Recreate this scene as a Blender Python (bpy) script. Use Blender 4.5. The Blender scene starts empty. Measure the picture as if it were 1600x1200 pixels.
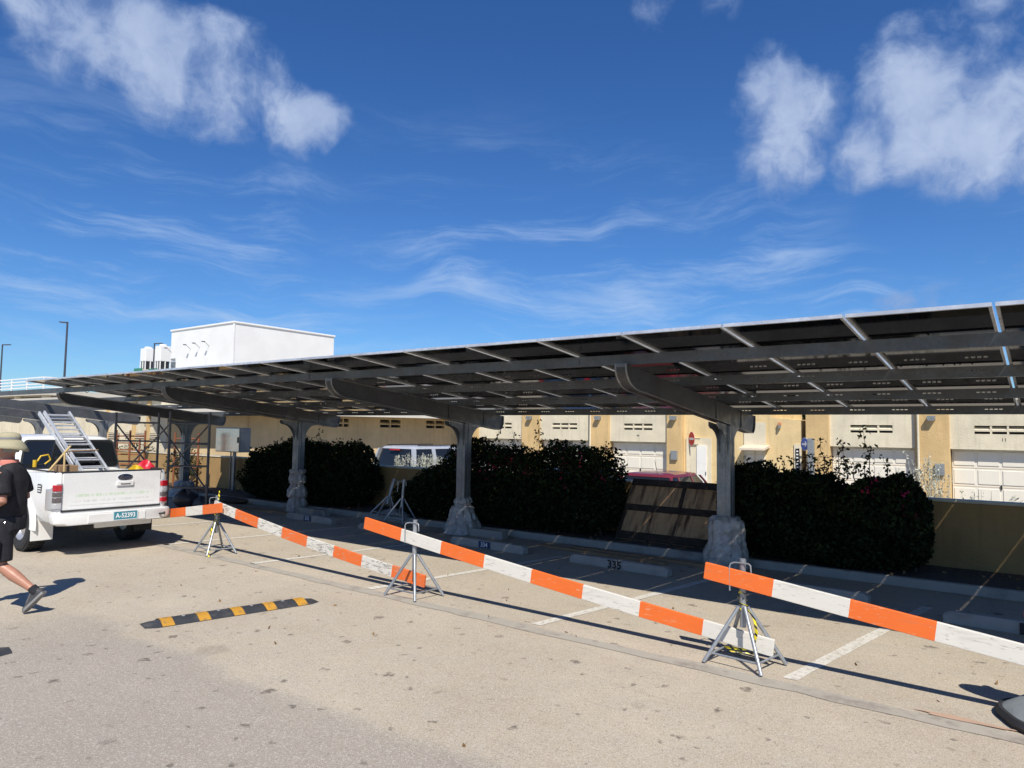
import bpy, bmesh, math, random
import numpy as np
from mathutils import Vector, Matrix
random.seed(7); rng = np.random.default_rng(7)
scene = bpy.context.scene
COL = scene.collection
R = math.radians

# ------------------------------------------------------------------ camera
# world: x runs along the carport, y away from the camera across it, z up
CAM_H, FPX, YAW, PITCH, ROLL = 1.9, 1109.0, R(37.0), R(3.8), 0.015
f0 = Vector((-math.sin(YAW), math.cos(YAW), 0)); r0 = Vector((math.cos(YAW), math.sin(YAW), 0)); u0 = Vector((0, 0, 1))
FW = f0*math.cos(PITCH) + u0*math.sin(PITCH); u1 = u0*math.cos(PITCH) - f0*math.sin(PITCH)
RT = r0*math.cos(ROLL) + u1*math.sin(ROLL); UP = u1*math.cos(ROLL) - r0*math.sin(ROLL)
CAMP = Vector((0, 0, CAM_H))
cam_data = bpy.data.cameras.new('camera'); cam = bpy.data.objects.new('camera', cam_data); COL.objects.link(cam)
cam.matrix_world = Matrix(((RT.x, UP.x, -FW.x, 0), (RT.y, UP.y, -FW.y, 0), (RT.z, UP.z, -FW.z, CAM_H), (0, 0, 0, 1)))
cam_data.sensor_fit = 'HORIZONTAL'; cam_data.sensor_width = 36.0; cam_data.lens = 36.0*FPX/1600.0
cam_data.clip_start = 0.05; cam_data.clip_end = 4000
scene.camera = cam
def ray(x, y): return FW + RT*((x-800)/FPX) - UP*((y-600)/FPX)          # a pixel of the photograph as a direction
def G(x, y, z=0.0): r = ray(x, y); return CAMP + r*((z-CAM_H)/r.z)      # where it meets the ground
def ONP(x, y, p): r = ray(x, y); return CAMP + r*(p/r.y)                # where it meets a plane parallel to the carport
def PZ(x, y, Z): return CAMP + ray(x, y)*Z

# ------------------------------------------------------------------ sun, sky, exposure
SUN_TO = Vector((0.57, -0.62, 1.0)).normalized()
sun_d = bpy.data.lights.new('sun', 'SUN'); sun_d.energy = 4.8; sun_d.angle = R(0.5); sun_d.color = (1.0, 0.945, 0.85)
sun = bpy.data.objects.new('sun', sun_d); COL.objects.link(sun); sun.location = (20, -20, 40)
sun.rotation_euler = (-SUN_TO).to_track_quat('-Z', 'Y').to_euler()
scene.view_settings.view_transform = 'Standard'; scene.view_settings.look = 'None'
scene.view_settings.exposure = 0.25; scene.view_settings.gamma = 1.0; scene.view_settings.use_curve_mapping = False

world = bpy.data.worlds.new('World'); scene.world = world; world.use_nodes = True
def build_world():
    nt = world.node_tree; N = nt.nodes; L = nt.links; N.clear()
    def val(x):
        return x
    def math_(op, a, b=None, c=None, clamp=False):
        n = N.new('ShaderNodeMath'); n.operation = op; n.use_clamp = clamp
        for i, v in enumerate((a, b, c)):
            if v is None: continue
            if isinstance(v, (int, float)): n.inputs[i].default_value = v
            else: L.new(v, n.inputs[i])
        return n.outputs[0]
    def vec_(op, a, b=None, out=0):
        n = N.new('ShaderNodeVectorMath'); n.operation = op
        for i, v in enumerate((a, b)):
            if v is None: continue
            if isinstance(v, (tuple, list, Vector)): n.inputs[i].default_value = tuple(v)
            else: L.new(v, n.inputs[i])
        return n.outputs[out]
    def dot(a, b): return vec_('DOT_PRODUCT', a, b, 1)
    def scale(a, s):
        n = N.new('ShaderNodeVectorMath'); n.operation = 'SCALE'; L.new(a, n.inputs[0]); n.inputs[3].default_value = s; return n.outputs[0]
    def noise(v, s, d=6, rough=.55, dist=0.0, color=False):
        n = N.new('ShaderNodeTexNoise'); n.inputs['Scale'].default_value = s; n.inputs['Detail'].default_value = d
        n.inputs['Roughness'].default_value = rough; n.inputs['Distortion'].default_value = dist; L.new(v, n.inputs['Vector'])
        return n.outputs[1 if color else 0]
    def mapr(v, a, b, c=0., d=1., smooth=True):
        n = N.new('ShaderNodeMapRange'); n.interpolation_type = 'SMOOTHSTEP' if smooth else 'LINEAR'
        L.new(v, n.inputs[0])
        for i, q in enumerate((a, b, c, d)): n.inputs[i+1].default_value = q
        return n.outputs[0]
    tc = N.new('ShaderNodeTexCoord'); D = vec_('NORMALIZE', tc.outputs['Generated'])
    sky = N.new('ShaderNodeTexSky'); sky.sky_type = 'NISHITA'; sky.sun_disc = False
    sky.sun_elevation = math.asin(SUN_TO.z); sky.sun_rotation = math.atan2(SUN_TO.x, SUN_TO.y)
    sky.air_density = 1.0; sky.dust_density = 0.0; sky.ozone_density = 1.6; sky.altitude = 0
    hs = N.new('ShaderNodeHueSaturation'); hs.inputs['Hue'].default_value = SKY_HUE; hs.inputs['Saturation'].default_value = SKY_SAT
    L.new(sky.outputs[0], hs.inputs['Color'])
    tn = N.new('ShaderNodeMix'); tn.data_type = 'RGBA'; tn.blend_type = 'MULTIPLY'; tn.inputs[0].default_value = 1.0; L.new(hs.outputs[0], tn.inputs[6]); tn.inputs[7].default_value = SKY_TINT
    # warp the direction once, then soft ellipses with fractal edges are the clouds
    wn = vec_('SUBTRACT', noise(D, 9.0, 3, .6, color=True), (.5, .5, .5))
    Dw = vec_('NORMALIZE', vec_('ADD', D, scale(wn, 0.06)))
    blobs = [  # pixel centre, half sizes in pixels, tilt degrees, weight
        (230, 92, 160, 66, -14, .92), (135, 68, 78, 54, 0, .8), (310, 76, 74, 48, 0, .85), (390, 128, 62, 46, 0, .85),
        (345, 128, 140, 52, -20, .9), (450, 165, 80, 40, -22, .7),
        (1222, 208, 60, 78, 0, 1.0), (1272, 172, 42, 42, 0, 1.0), (1215, 265, 54, 44, 0, .85),
        (1440, 158, 90, 70, 0, 1.05), (1530, 195, 130, 66, 8, 1.05), (1395, 225, 78, 56, 0, .9), (1660, 175, 140, 70, 0, 1.0),
        (1020, 10, 30, 30, 0, .45), (1130, -6, 120, 26, 0, .5), (1480, 25, 70, 34, 12, .55), (1580, 25, 80, 50, 20, .42),
        (1490, 466, 80, 30, 0, .42), (1600, 405, 60, 26, 0, .42)]
    dirs = [(ray(x, y).normalized(), a/FPX, b/FPX, t, w) for x, y, a, b, t, w in blobs]
    r2 = random.Random(5)
    for k in range(7):                       # more of the same clouds all round the rest of the sky
        az = YAW + R(60 + 26*k + r2.uniform(-8, 8)); el = R(r2.uniform(14, 48))
        d = Vector((-math.sin(az)*math.cos(el), math.cos(az)*math.cos(el), math.sin(el)))
        s = r2.uniform(.09, .17); dirs.append((d, s, s*.5, r2.uniform(-15, 15), 1.0))
        d2 = (d + Vector((0, 0, .035)) + d.cross(Vector((0, 0, 1)))*.08).normalized(); dirs.append((d2, s*.6, s*.42, 0, 1.0))
    dens = None                              # each ellipse is a short row of round puffs
    for d, a, b, t, w in dirs:
        rr = d.cross(Vector((0, 0, 1))).normalized(); uu = rr.cross(d).normalized()
        if b > a: a, b, t = b, a, t+90
        ax = rr*math.cos(R(t)) + uu*math.sin(R(t)); n = 1 if a < 1.3*b else (2 if a < 1.9*b else 3)
        for k in range(n):
            o = 0 if n == 1 else (k/(n-1)*2-1)*(a-b*.9); dd = (d + ax*o).normalized(); rad = b*(.98 if n == 1 or k == 1 else .86)
            e = math_('MULTIPLY_ADD', dot(Dw, dd), .84*w/(rad*rad), w - .84*w/(rad*rad))
            dens = e if dens is None else math_('MAXIMUM', dens, e)
    fb = noise(Dw, 13.0, 8, .60)
    dens = math_('ADD', dens, math_('MULTIPLY', math_('SUBTRACT', fb, .5), 2.1))
    cum = mapr(dens, .24, 1.0)
    shade = mapr(noise(Dw, 11.0, 2, .55), .3, .75)
    # thin high cloud: noise drawn out along one direction on a flat layer
    zc = math_('MAXIMUM', dot(D, (0, 0, 1)), .03)
    comb = N.new('ShaderNodeCombineXYZ')
    wv = vec_('SUBTRACT', noise(D, 5.0, 2, .5, color=True), (.5, .5, .5)); Dc = vec_('ADD', D, scale(wv, .10))
    L.new(math_('MULTIPLY', dot(Dc, r0*.97 + f0*.2), 1.5), comb.inputs[0]); L.new(math_('MULTIPLY', dot(Dc, (0, 0, 1)), 10.0), comb.inputs[1]); L.new(math_('MULTIPLY', dot(Dc, f0), 1.0), comb.inputs[2])
    ci = noise(comb.outputs[0], 2.3, 6, .68, .3)
    big = noise(D, 3.3, 2, .5)
    band = math_('MULTIPLY', mapr(dot(D, (0, 0, 1)), .02, .14), mapr(dot(D, (0, 0, 1)), .46, .20))
    cir = math_('MULTIPLY', math_('MULTIPLY', mapr(ci, .44, .80), mapr(big, .34, .58)), math_('MULTIPLY', band, .72))
    def mix(fac, a, b):
        n = N.new('ShaderNodeMix'); n.data_type = 'RGBA'
        for i, v in ((0, fac), (6, a), (7, b)):
            if isinstance(v, tuple): n.inputs[i].default_value = v
            elif isinstance(v, (int, float)): n.inputs[i].default_value = v
            else: L.new(v, n.inputs[i])
        return n.outputs[2]
    cw = tuple(c/SKY_STR for c in (.50, .58, .74)) + (1,)
    cg = tuple(c/SKY_STR for c in (.24, .33, .54)) + (1,)
    ccol = mix(math_('MULTIPLY', mapr(dens, .45, 1.35), mapr(shade, 0, 1, .55, 1)), cg, cw)
    c1 = mix(cir, tn.outputs[2], tuple(c/SKY_STR for c in (.40, .53, .74)) + (1,))
    c2 = mix(math_('MULTIPLY', cum, .90), c1, ccol)
    bg = N.new('ShaderNodeBackground'); bg.inputs[1].default_value = SKY_STR; L.new(c2, bg.inputs[0])
    world.cycles.sampling_method = 'MANUAL'; world.cycles.sample_map_resolution = 256
    out = N.new('ShaderNodeOutputWorld'); L.new(bg.outputs[0], out.inputs[0])
SKY_STR, SKY_HUE, SKY_SAT, SKY_TINT = 0.074, 0.5, 1.15, (0.54, 0.86, 1.29, 1)
build_world()

# ------------------------------------------------------------------ materials
def newmat(name):
    m = bpy.data.materials.new(name); m.use_nodes = True; nt = m.node_tree
    return m, nt.nodes, nt.links, nt.nodes['Principled BSDF']
def setmix(N, L, fac, a, b, blend='MIX'):
    n = N.new('ShaderNodeMix'); n.data_type = 'RGBA'; n.blend_type = blend
    for i, v in ((0, fac), (6, a), (7, b)):
        if isinstance(v, (tuple, list)): n.inputs[i].default_value = tuple(v)[:3] + (1,)
        elif isinstance(v, (int, float)): n.inputs[i].default_value = v
        else: L.new(v, n.inputs[i])
    return n.outputs[2]
def nz(N, L, vec, s, d=4, r=.55, dist=0.):
    n = N.new('ShaderNodeTexNoise'); n.inputs['Scale'].default_value = s; n.inputs['Detail'].default_value = d; n.inputs['Roughness'].default_value = r
    n.inputs['Distortion'].default_value = dist; L.new(vec, n.inputs['Vector']); return n.outputs[0]
def mr(N, L, v, a, b, c=0., d=1.):
    n = N.new('ShaderNodeMapRange'); n.interpolation_type = 'SMOOTHSTEP'; L.new(v, n.inputs[0])
    for i, q in enumerate((a, b, c, d)): n.inputs[i+1].default_value = q
    return n.outputs[0]
def mt(N, L, op, a, b=0.):
    n = N.new('ShaderNodeMath'); n.operation = op
    for i, v in enumerate((a, b)):
        if isinstance(v, (int, float)): n.inputs[i].default_value = v
        else: L.new(v, n.inputs[i])
    return n.outputs[0]
def coords(N, L, kind='Object', sc=None):
    o = N.new('ShaderNodeNewGeometry').outputs['Position'] if kind == 'World' else N.new('ShaderNodeTexCoord').outputs[kind]
    if sc:
        mp = N.new('ShaderNodeMapping'); mp.inputs['Scale'].default_value = sc; L.new(o, mp.inputs[0]); o = mp.outputs[0]
    return o
def geo_pos(N): return N.new('ShaderNodeNewGeometry').outputs['Position']
def bump(N, L, P, h, strength, dist=.01):
    b = N.new('ShaderNodeBump'); b.inputs['Strength'].default_value = strength; b.inputs['Distance'].default_value = dist
    L.new(h, b.inputs['Height']); L.new(b.outputs[0], P.inputs['Normal'])
def c4(c): return tuple(c) + (1,)
def mul(c, k): return tuple(min(1, x*k) for x in c)
MATS = {}
def M(name, col, rough=.5, metal=0., var=.12, scale=4., bmp=.0, bscale=60., spec=.5, dirt=None, dirt_scale=2.5, dirt_amt=.5, coat=0.):
    if name in MATS: return MATS[name]
    m, N, L, P = newmat(name); v = geo_pos(N)
    c = setmix(N, L, nz(N, L, v, scale, 5), mul(col, 1-var), mul(col, 1+var))
    if dirt: c = setmix(N, L, mt(N, L, 'MULTIPLY', mr(N, L, nz(N, L, v, dirt_scale, 8, .65), .48, .68), dirt_amt), c, dirt)
    L.new(c, P.inputs['Base Color'])
    L.new(mr(N, L, nz(N, L, v, scale*2.3, 4), .3, .7, max(.02, rough*.82), min(1, rough*1.15)), P.inputs['Roughness'])
    P.inputs['Metallic'].default_value = metal; P.inputs['Specular IOR Level'].default_value = spec; P.inputs['Coat Weight'].default_value = coat
    if bmp: bump(N, L, P, nz(N, L, v, bscale, 5, .6), bmp)
    MATS[name] = m; return m

def ground_material():
    m, N, L, P = newmat('aggregate_paving'); v = geo_pos(N)
    base = setmix(N, L, mr(N, L, nz(N, L, v, .55, 5, .6), .3, .7), (.42, .365, .285), (.52, .46, .365))
    base = setmix(N, L, mr(N, L, nz(N, L, v, 3.1, 6, .65), .35, .75), base, (.455, .41, .335))
    # greyer, worn driving lane on the camera's side of the joint
    sx = N.new('ShaderNodeSeparateXYZ'); L.new(v, sx.inputs[0])
    edge = mt(N, L, 'ADD', sx.outputs[1], mt(N, L, 'MULTIPLY', nz(N, L, v, 1.3, 4), .55))
    lane = mt(N, L, 'MULTIPLY', mr(N, L, edge, 3.62, 3.36), mr(N, L, sx.outputs[0], -8.6, -6.6))
    base = setmix(N, L, mt(N, L, 'MULTIPLY', lane, .62), base, (.31, .285, .262))
    # stone speckle
    sp = nz(N, L, v, 165., 3, .75); base = setmix(N, L, mr(N, L, sp, .40, .62), setmix(N, L, 1.0, base, (.72, .69, .65), 'MULTIPLY'), setmix(N, L, 1.0, base, (1.16, 1.15, 1.13), 'MULTIPLY'))
    vo = N.new('ShaderNodeTexVoronoi'); vo.inputs['Scale'].default_value = 120.; L.new(v, vo.inputs['Vector'])
    sep = N.new('ShaderNodeSeparateColor'); L.new(vo.outputs['Color'], sep.inputs[0])
    base = setmix(N, L, mt(N, L, 'MULTIPLY', mr(N, L, sep.outputs[0], .80, .86), .38), base, (.62, .58, .51))
    base = setmix(N, L, mt(N, L, 'MULTIPLY', mr(N, L, sep.outputs[1], .88, .92), .40), base, (.17, .13, .10))
    # oil drops
    def spots(scale, size, amt, seed):
        mp = N.new('ShaderNodeMapping'); mp.inputs['Location'].default_value = (seed, seed*.7, 0); mp.inputs['Scale'].default_value = (1, 1, 0.001); L.new(v, mp.inputs[0])
        w = N.new('ShaderNodeVectorMath'); w.operation = 'ADD'; L.new(mp.outputs[0], w.inputs[0])
        nn = N.new('ShaderNodeTexNoise'); nn.inputs['Scale'].default_value = 15.; nn.inputs['Detail'].default_value = 4; L.new(v, nn.inputs['Vector'])
        sc = N.new('ShaderNodeVectorMath'); sc.operation = 'SCALE'; sc.inputs[3].default_value = .13; L.new(nn.outputs[1], sc.inputs[0]); L.new(sc.outputs[0], w.inputs[1])
        q = N.new('ShaderNodeTexVoronoi'); q.voronoi_dimensions = '2D'; q.inputs['Scale'].default_value = scale; L.new(w.outputs[0], q.inputs['Vector'])
        s2 = N.new('ShaderNodeSeparateColor'); L.new(q.outputs['Color'], s2.inputs[0])
        rad = mt(N, L, 'MULTIPLY', mr(N, L, s2.outputs[0], .48, 1.), size)
        k = mr(N, L, mt(N, L, 'SUBTRACT', q.outputs['Distance'], rad), .012, -.05)
        k = mt(N, L, 'MULTIPLY', k, mr(N, L, nz(N, L, v, 26., 4, .6), .32, .58, .25, 1.))
        return mt(N, L, 'MULTIPLY', mt(N, L, 'MULTIPLY', k, amt), mr(N, L, nz(N, L, v, .5, 3), .34, .54, .35, 1.))
    base = setmix(N, L, spots(2.2, .12, .85, 3.1), base, (.115, .095, .08))
    base = setmix(N, L, spots(4.9, .14, .75, 8.4), base, (.13, .11, .09))
    base = setmix(N, L, spots(.55, .13, .42, 1.7), base, (.20, .165, .13))
    # long hairline cracks and tyre drag
    wv = nz(N, L, coords(N, L, 'World', (.35, 2.4, 1)), 1.6, 7, .7, .6)
    base = setmix(N, L, mt(N, L, 'MULTIPLY', mr(N, L, wv, .55, .72), .28), base, (.27, .23, .19))
    L.new(base, P.inputs['Base Color']); P.inputs['Roughness'].default_value = .9; P.inputs['Specular IOR Level'].default_value = .25
    h = mt(N, L, 'ADD', mt(N, L, 'MULTIPLY', sp, .8), mt(N, L, 'MULTIPLY', nz(N, L, v, 22., 5), .6))
    bump(N, L, P, h, .55, .006)
    return m
def stucco(name, col, k=.12):
    m, N, L, P = newmat(name); v = geo_pos(N)
    c = setmix(N, L, mr(N, L, nz(N, L, v, 1.1, 6, .6), .3, .7), mul(col, 1-k), mul(col, 1+k*.6))
    mp = N.new('ShaderNodeMapping'); mp.inputs['Scale'].default_value = (5., 5., .5); L.new(v, mp.inputs[0])
    c = setmix(N, L, mt(N, L, 'MULTIPLY', mr(N, L, nz(N, L, mp.outputs[0], 1.6, 6, .6), .48, .74), .40), c, mul(col, .60))
    c = setmix(N, L, mt(N, L, 'MULTIPLY', mr(N, L, nz(N, L, v, 13., 5, .7), .55, .7), .22), c, mul(col, .7))
    L.new(c, P.inputs['Base Color']); P.inputs['Roughness'].default_value = .92; P.inputs['Specular IOR Level'].default_value = .2
    bump(N, L, P, nz(N, L, v, 26., 6, .65), .6, .02); MATS[name] = m; return m
def paint_chipped(name, col, chip, amt=.60, scale=(3., 22., 22.), lo=.60, hi=.66):
    m, N, L, P = newmat(name); v = coords(N, L, 'Object', scale)
    c = setmix(N, L, nz(N, L, coords(N, L), 3., 5), mul(col, .86), mul(col, 1.06))
    f = mr(N, L, nz(N, L, v, 2.2, 8, .72, .3), lo, hi)
    c = setmix(N, L, mt(N, L, 'MULTIPLY', f, amt), c, chip)
    s = mr(N, L, nz(N, L, coords(N, L, 'Object', (1.2, 9, 9)), 1.9, 6, .65), .52, .75)
    c = setmix(N, L, mt(N, L, 'MULTIPLY', s, .34), c, (.24, .19, .14))
    L.new(c, P.inputs['Base Color']); P.inputs['Roughness'].default_value = .62
    bump(N, L, P, mt(N, L, 'SUBTRACT', nz(N, L, v, 1.5, 6), mt(N, L, 'MULTIPLY', f, .6)), .25, .004); MATS[name] = m; return m
def galv(name, col=(.50, .53, .56), rough=.42, metal=.75):
    m, N, L, P = newmat(name); v = geo_pos(N)
    vo = N.new('ShaderNodeTexVoronoi'); vo.inputs['Scale'].default_value = 34.; L.new(v, vo.inputs['Vector'])
    s = N.new('ShaderNodeSeparateColor'); L.new(vo.outputs['Color'], s.inputs[0])
    c = setmix(N, L, s.outputs[0], mul(col, .88), mul(col, 1.1))
    c = setmix(N, L, mr(N, L, nz(N, L, v, 1.7, 6, .65), .4, .7), c, mul(col, .74))
    L.new(c, P.inputs['Base Color']); P.inputs['Metallic'].default_value = metal
    L.new(mr(N, L, nz(N, L, v, 6., 5), .3, .7, rough*.75, rough*1.3), P.inputs['Roughness'])
    bump(N, L, P, nz(N, L, v, 18., 4), .06, .01); MATS[name] = m; return m
def leafmat(name, cols, rough=.55, trans=.15):
    m, N, L, P = newmat(name); g = N.new('ShaderNodeNewGeometry')
    r = N.new('ShaderNodeValToRGB'); r.color_ramp.interpolation = 'LINEAR'
    els = r.color_ramp.elements
    while len(els) < len(cols): els.new(.5)
    for i, c in enumerate(cols): els[i].position = i/(len(cols)-1); els[i].color = c4(c)
    L.new(g.outputs['Random Per Island'], r.inputs[0]); L.new(r.outputs[0], P.inputs['Base Color']); P.inputs['Roughness'].default_value = rough; P.inputs['Specular IOR Level'].default_value = .12
    tr = N.new('ShaderNodeBsdfTranslucent'); L.new(r.outputs[0], tr.inputs[0]); mx = N.new('ShaderNodeMixShader'); mx.inputs[0].default_value = trans
    out = [n for n in N if n.type == 'OUTPUT_MATERIAL'][0]; L.new(P.outputs[0], mx.inputs[1]); L.new(tr.outputs[0], mx.inputs[2]); L.new(mx.outputs[0], out.inputs[0])
    MATS[name] = m; return m
def solar_glass():
    m, N, L, P = newmat('solar_cells'); v = coords(N, L, 'Object')
    s = N.new('ShaderNodeSeparateXYZ'); L.new(v, s.inputs[0])
    def line(a, per, w, off=0.):
        q = mt(N, L, 'ABSOLUTE', mt(N, L, 'SUBTRACT', mt(N, L, 'FRACT', mt(N, L, 'ADD', mt(N, L, 'DIVIDE', a, per), off)), .5))
        return mr(N, L, q, w+.004, w)
    lx = line(s.outputs[0], .168, .012); ly = line(s.outputs[1], .105, .018); bus = line(s.outputs[1], .0175, .05)
    c = setmix(N, L, mt(N, L, 'MULTIPLY', bus, .10), (.003, .0035, .006), (.04, .04, .05))
    c = setmix(N, L, mt(N, L, 'MAXIMUM', lx, ly), c, (.02, .022, .028))
    L.new(c, P.inputs['Base Color']); P.inputs['Roughness'].default_value = .07; P.inputs['IOR'].default_value = 1.45; P.inputs['Specular IOR Level'].default_value = .4
    MATS['cells'] = m; return m
def plywood_mat():
    m, N, L, P = newmat('stained_plywood'); v = coords(N, L, 'Object')
    c = setmix(N, L, nz(N, L, coords(N, L, 'Object', (1, 1, 9)), 3., 6), (.50, .275, .13), (.70, .43, .22))
    c = setmix(N, L, mr(N, L, nz(N, L, coords(N, L, 'Object', (7, 1, .9)), 1.3, 7, .65), .46, .66), c, (.10, .05, .024))
    c = setmix(N, L, mr(N, L, nz(N, L, v, 2.6, 6, .6), .55, .75), c, (.17, .105, .065))
    L.new(c, P.inputs['Base Color']); P.inputs['Roughness'].default_value = .85; MATS['plywood'] = m; return m
def car_glass(name='car_glass', col=(.012, .014, .016)):
    m, N, L, P = newmat(name); P.inputs['Base Color'].default_value = c4(col); P.inputs['Roughness'].default_value = .05; P.inputs['Specular IOR Level'].default_value = .6
    v = geo_pos(N); L.new(mr(N, L, nz(N, L, v, 5., 5), .4, .8, .03, .18), P.inputs['Roughness']); MATS[name] = m; return m
def plastic_wrap_mat():
    m, N, L, P = newmat('plastic_film'); v = geo_pos(N)
    c = setmix(N, L, mr(N, L, nz(N, L, v, 14., 6, .65), .35, .7), (.34, .315, .29), (.50, .475, .445))
    L.new(c, P.inputs['Base Color']); P.inputs['Roughness'].default_value = .33
    bump(N, L, P, nz(N, L, v, 14., 3, .5, .8), .2, .02); MATS['film'] = m; return m
def white_panel_mat():
    m, N, L, P = newmat('white_cladding'); v = geo_pos(N); s = N.new('ShaderNodeSeparateXYZ'); L.new(v, s.inputs[0])
    q = mt(N, L, 'ABSOLUTE', mt(N, L, 'SUBTRACT', mt(N, L, 'FRACT', mt(N, L, 'MULTIPLY', mt(N, L, 'ADD', s.outputs[0], s.outputs[1]), .9)), .5))
    c = setmix(N, L, mr(N, L, nz(N, L, v, .5, 5), .3, .7), (.76, .755, .73), (.82, .815, .79))
    L.new(c, P.inputs['Base Color']); P.inputs['Roughness'].default_value = .55; bump(N, L, P, mr(N, L, q, .02, .05), .12, .02); MATS['cladding'] = m; return m
def tape_mat():
    m, N, L, P = newmat('caution_tape'); v = coords(N, L, 'Object')
    s = N.new('ShaderNodeSeparateXYZ'); L.new(v, s.inputs[0])
    q = mt(N, L, 'FRACT', mt(N, L, 'MULTIPLY', mt(N, L, 'ADD', mt(N, L, 'ADD', s.outputs[0], s.outputs[1]), mt(N, L, 'MULTIPLY', s.outputs[2], 1.3)), 13.))
    L.new(setmix(N, L, mr(N, L, q, .60, .64), (.78, .66, .03), (.02, .02, .02)), P.inputs['Base Color']); P.inputs['Roughness'].default_value = .35; MATS['tape'] = m; return m
def smear_mat():
    m, N, L, P = newmat('faded_lettering'); v = coords(N, L, 'Object'); s = N.new('ShaderNodeSeparateXYZ'); L.new(v, s.inputs[0])
    a = mr(N, L, nz(N, L, coords(N, L, 'Object', (1, 26, 6)), 1., 3), .35, .65)
    g = mt(N, L, 'MULTIPLY', mr(N, L, mt(N, L, 'ABSOLUTE', mt(N, L, 'SUBTRACT', s.outputs[2], .05)), .034, .008), a)
    b = mt(N, L, 'MULTIPLY', mr(N, L, mt(N, L, 'ABSOLUTE', mt(N, L, 'ADD', s.outputs[2], .035)), .026, .006), a)
    ex = mr(N, L, mt(N, L, 'ABSOLUTE', s.outputs[1]), .60, .50)
    c = setmix(N, L, mt(N, L, 'MULTIPLY', mt(N, L, 'MULTIPLY', g, .65), ex), (.74, .74, .71), (.42, .58, .36))
    c = setmix(N, L, mt(N, L, 'MULTIPLY', mt(N, L, 'MULTIPLY', b, .5), ex), c, (.42, .42, .41))
    L.new(c, P.inputs['Base Color']); P.inputs['Roughness'].default_value = .35; MATS['smear'] = m; return m
ground_material_m = ground_material()
stucco('ochre', (.62, .44, .215)); stucco('cream', (.70, .63, .47)); stucco('tan', (.56, .43, .25)); stucco('yellow', (.72, .55, .29)); stucco('wallpaint', (.40, .26, .115))
paint_chipped('beam_white', (.68, .65, .58), (.22, .21, .19), .8, (5., 26., 26.), .525, .56); paint_chipped('beam_orange', (.76, .15, .025), (.40, .34, .28), .8, (5., 26, 26), .57, .60)
paint_chipped('beam_white_clean', (.70, .67, .60), (.30, .28, .25), .6, (5., 26, 26), .585, .62); paint_chipped('beam_orange_clean', (.80, .155, .022), (.72, .33, .17), .7, (5., 26, 26), .585, .63)
paint_chipped('line_paint', (.66, .63, .56), (.42, .37, .29), .85, (9., 9., 9.), .50, .60)
galv('galv', (.26, .27, .275), .42, .5); galv('galv_dark', (.13, .134, .14), .42, .5); galv('alu', (.74, .75, .76), .36, .55); galv('stand_grey', (.36, .38, .40), .45, .55)
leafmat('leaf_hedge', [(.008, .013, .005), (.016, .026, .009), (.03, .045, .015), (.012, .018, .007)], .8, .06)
leafmat('leaf_sprig', [(.03, .045, .018), (.06, .08, .03), (.09, .07, .035)]); leafmat('bract', [(.42, .02, .10), (.62, .05, .17), (.5, .03, .06)], .6, .3)
leafmat('silver', [(.40, .42, .36), (.56, .57, .48), (.66, .66, .56)], .7, .15); leafmat('palm', [(.10, .13, .05), (.16, .19, .08), (.24, .24, .11)])
solar_glass(); plywood_mat(); car_glass(); plastic_wrap_mat(); white_panel_mat(); tape_mat(); smear_mat()
M('rubber', (.022, .022, .024), .75, var=.3, bmp=.3, bscale=40.); M('black', (.015, .015, .016), .5); M('dark', (.03, .03, .032), .8)
M('truck_white', (.74, .74, .72), .28, var=.03, coat=.4, dirt=(.50, .46, .40), dirt_scale=1.4, dirt_amt=.28); M('lamp_red', (.40, .01, .02), .15, coat=1.); M('lamp_clear', (.42, .42, .43), .14, coat=1.)
M('chrome', (.75, .75, .76), .15, 1.); M('plate_teal', (.045, .23, .30), .4); M('plate_white', (.80, .82, .82), .4); M('emblem_blue', (.012, .022, .06), .2, coat=1.)
M('rim', (.55, .55, .56), .35, .7); M('under', (.025, .024, .023), .85); M('yellow_plastic', (.62, .40, .02), .5); M('red_plastic', (.55, .02, .04), .45); M('green_rope', (.06, .20, .05), .7)
M('carton', (.30, .19, .10), .85, bmp=.2); M('wood', (.55, .40, .18), .7); M('skin', (.40, .19, .125), .5, var=.12, scale=9.); M('shirt_black', (.012, .012, .015), .85, bmp=.5, bscale=90.)
M('short_black', (.014, .015, .02), .9, bmp=.6, bscale=60.); M('hat_khaki', (.37, .335, .215), .85, bmp=.4, bscale=120.); M('shoe_grey', (.055, .057, .06), .7, bmp=.5, bscale=90.); M('sole', (.22, .22, .22), .7); M('hair', (.30, .28, .25), .7)
M('collar_pink', (.62, .22, .17), .8); M('patch_orange', (.85, .25, .05), .7); M('patch_teal', (.03, .36, .50), .7); M('patch_green', (.20, .50, .10), .7)
M('concrete', (.36, .335, .29), .9, bmp=.4, bscale=35., dirt=(.17, .15, .13), dirt_amt=.6); M('concrete_strip', (.36, .33, .275), .92, bmp=.4, bscale=30., dirt=(.22, .19, .16), dirt_scale=4., dirt_amt=.8)
M('stop_white', (.36, .34, .305), .8, bmp=.3, bscale=40., dirt=(.28, .25, .21), dirt_scale=5., dirt_amt=.7); M('plate_navy', (.012, .035, .12), .5); M('soil', (.10, .07, .045), .95, bmp=.8, bscale=18.)
M('door_white', (.74, .70, .60), .6, var=.04); M('window_dark', (.03, .032, .035), .15); M('mesh_white', (.78, .77, .72), .6); M('sign_red', (.62, .015, .03), .4); M('sign_blue', (.02, .10, .45), .4); M('sign_white', (.85, .85, .83), .4)
M('pole_dark', (.05, .055, .075), .5); M('rust', (.22, .075, .03), .85, bmp=.4); M('scaffold', (.13, .13, .135), .55, .35, dirt=(.26, .22, .18), dirt_scale=9.); M('deck', (.55, .52, .45), .85); M('rail_white', (.82, .82, .80), .5)
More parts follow.
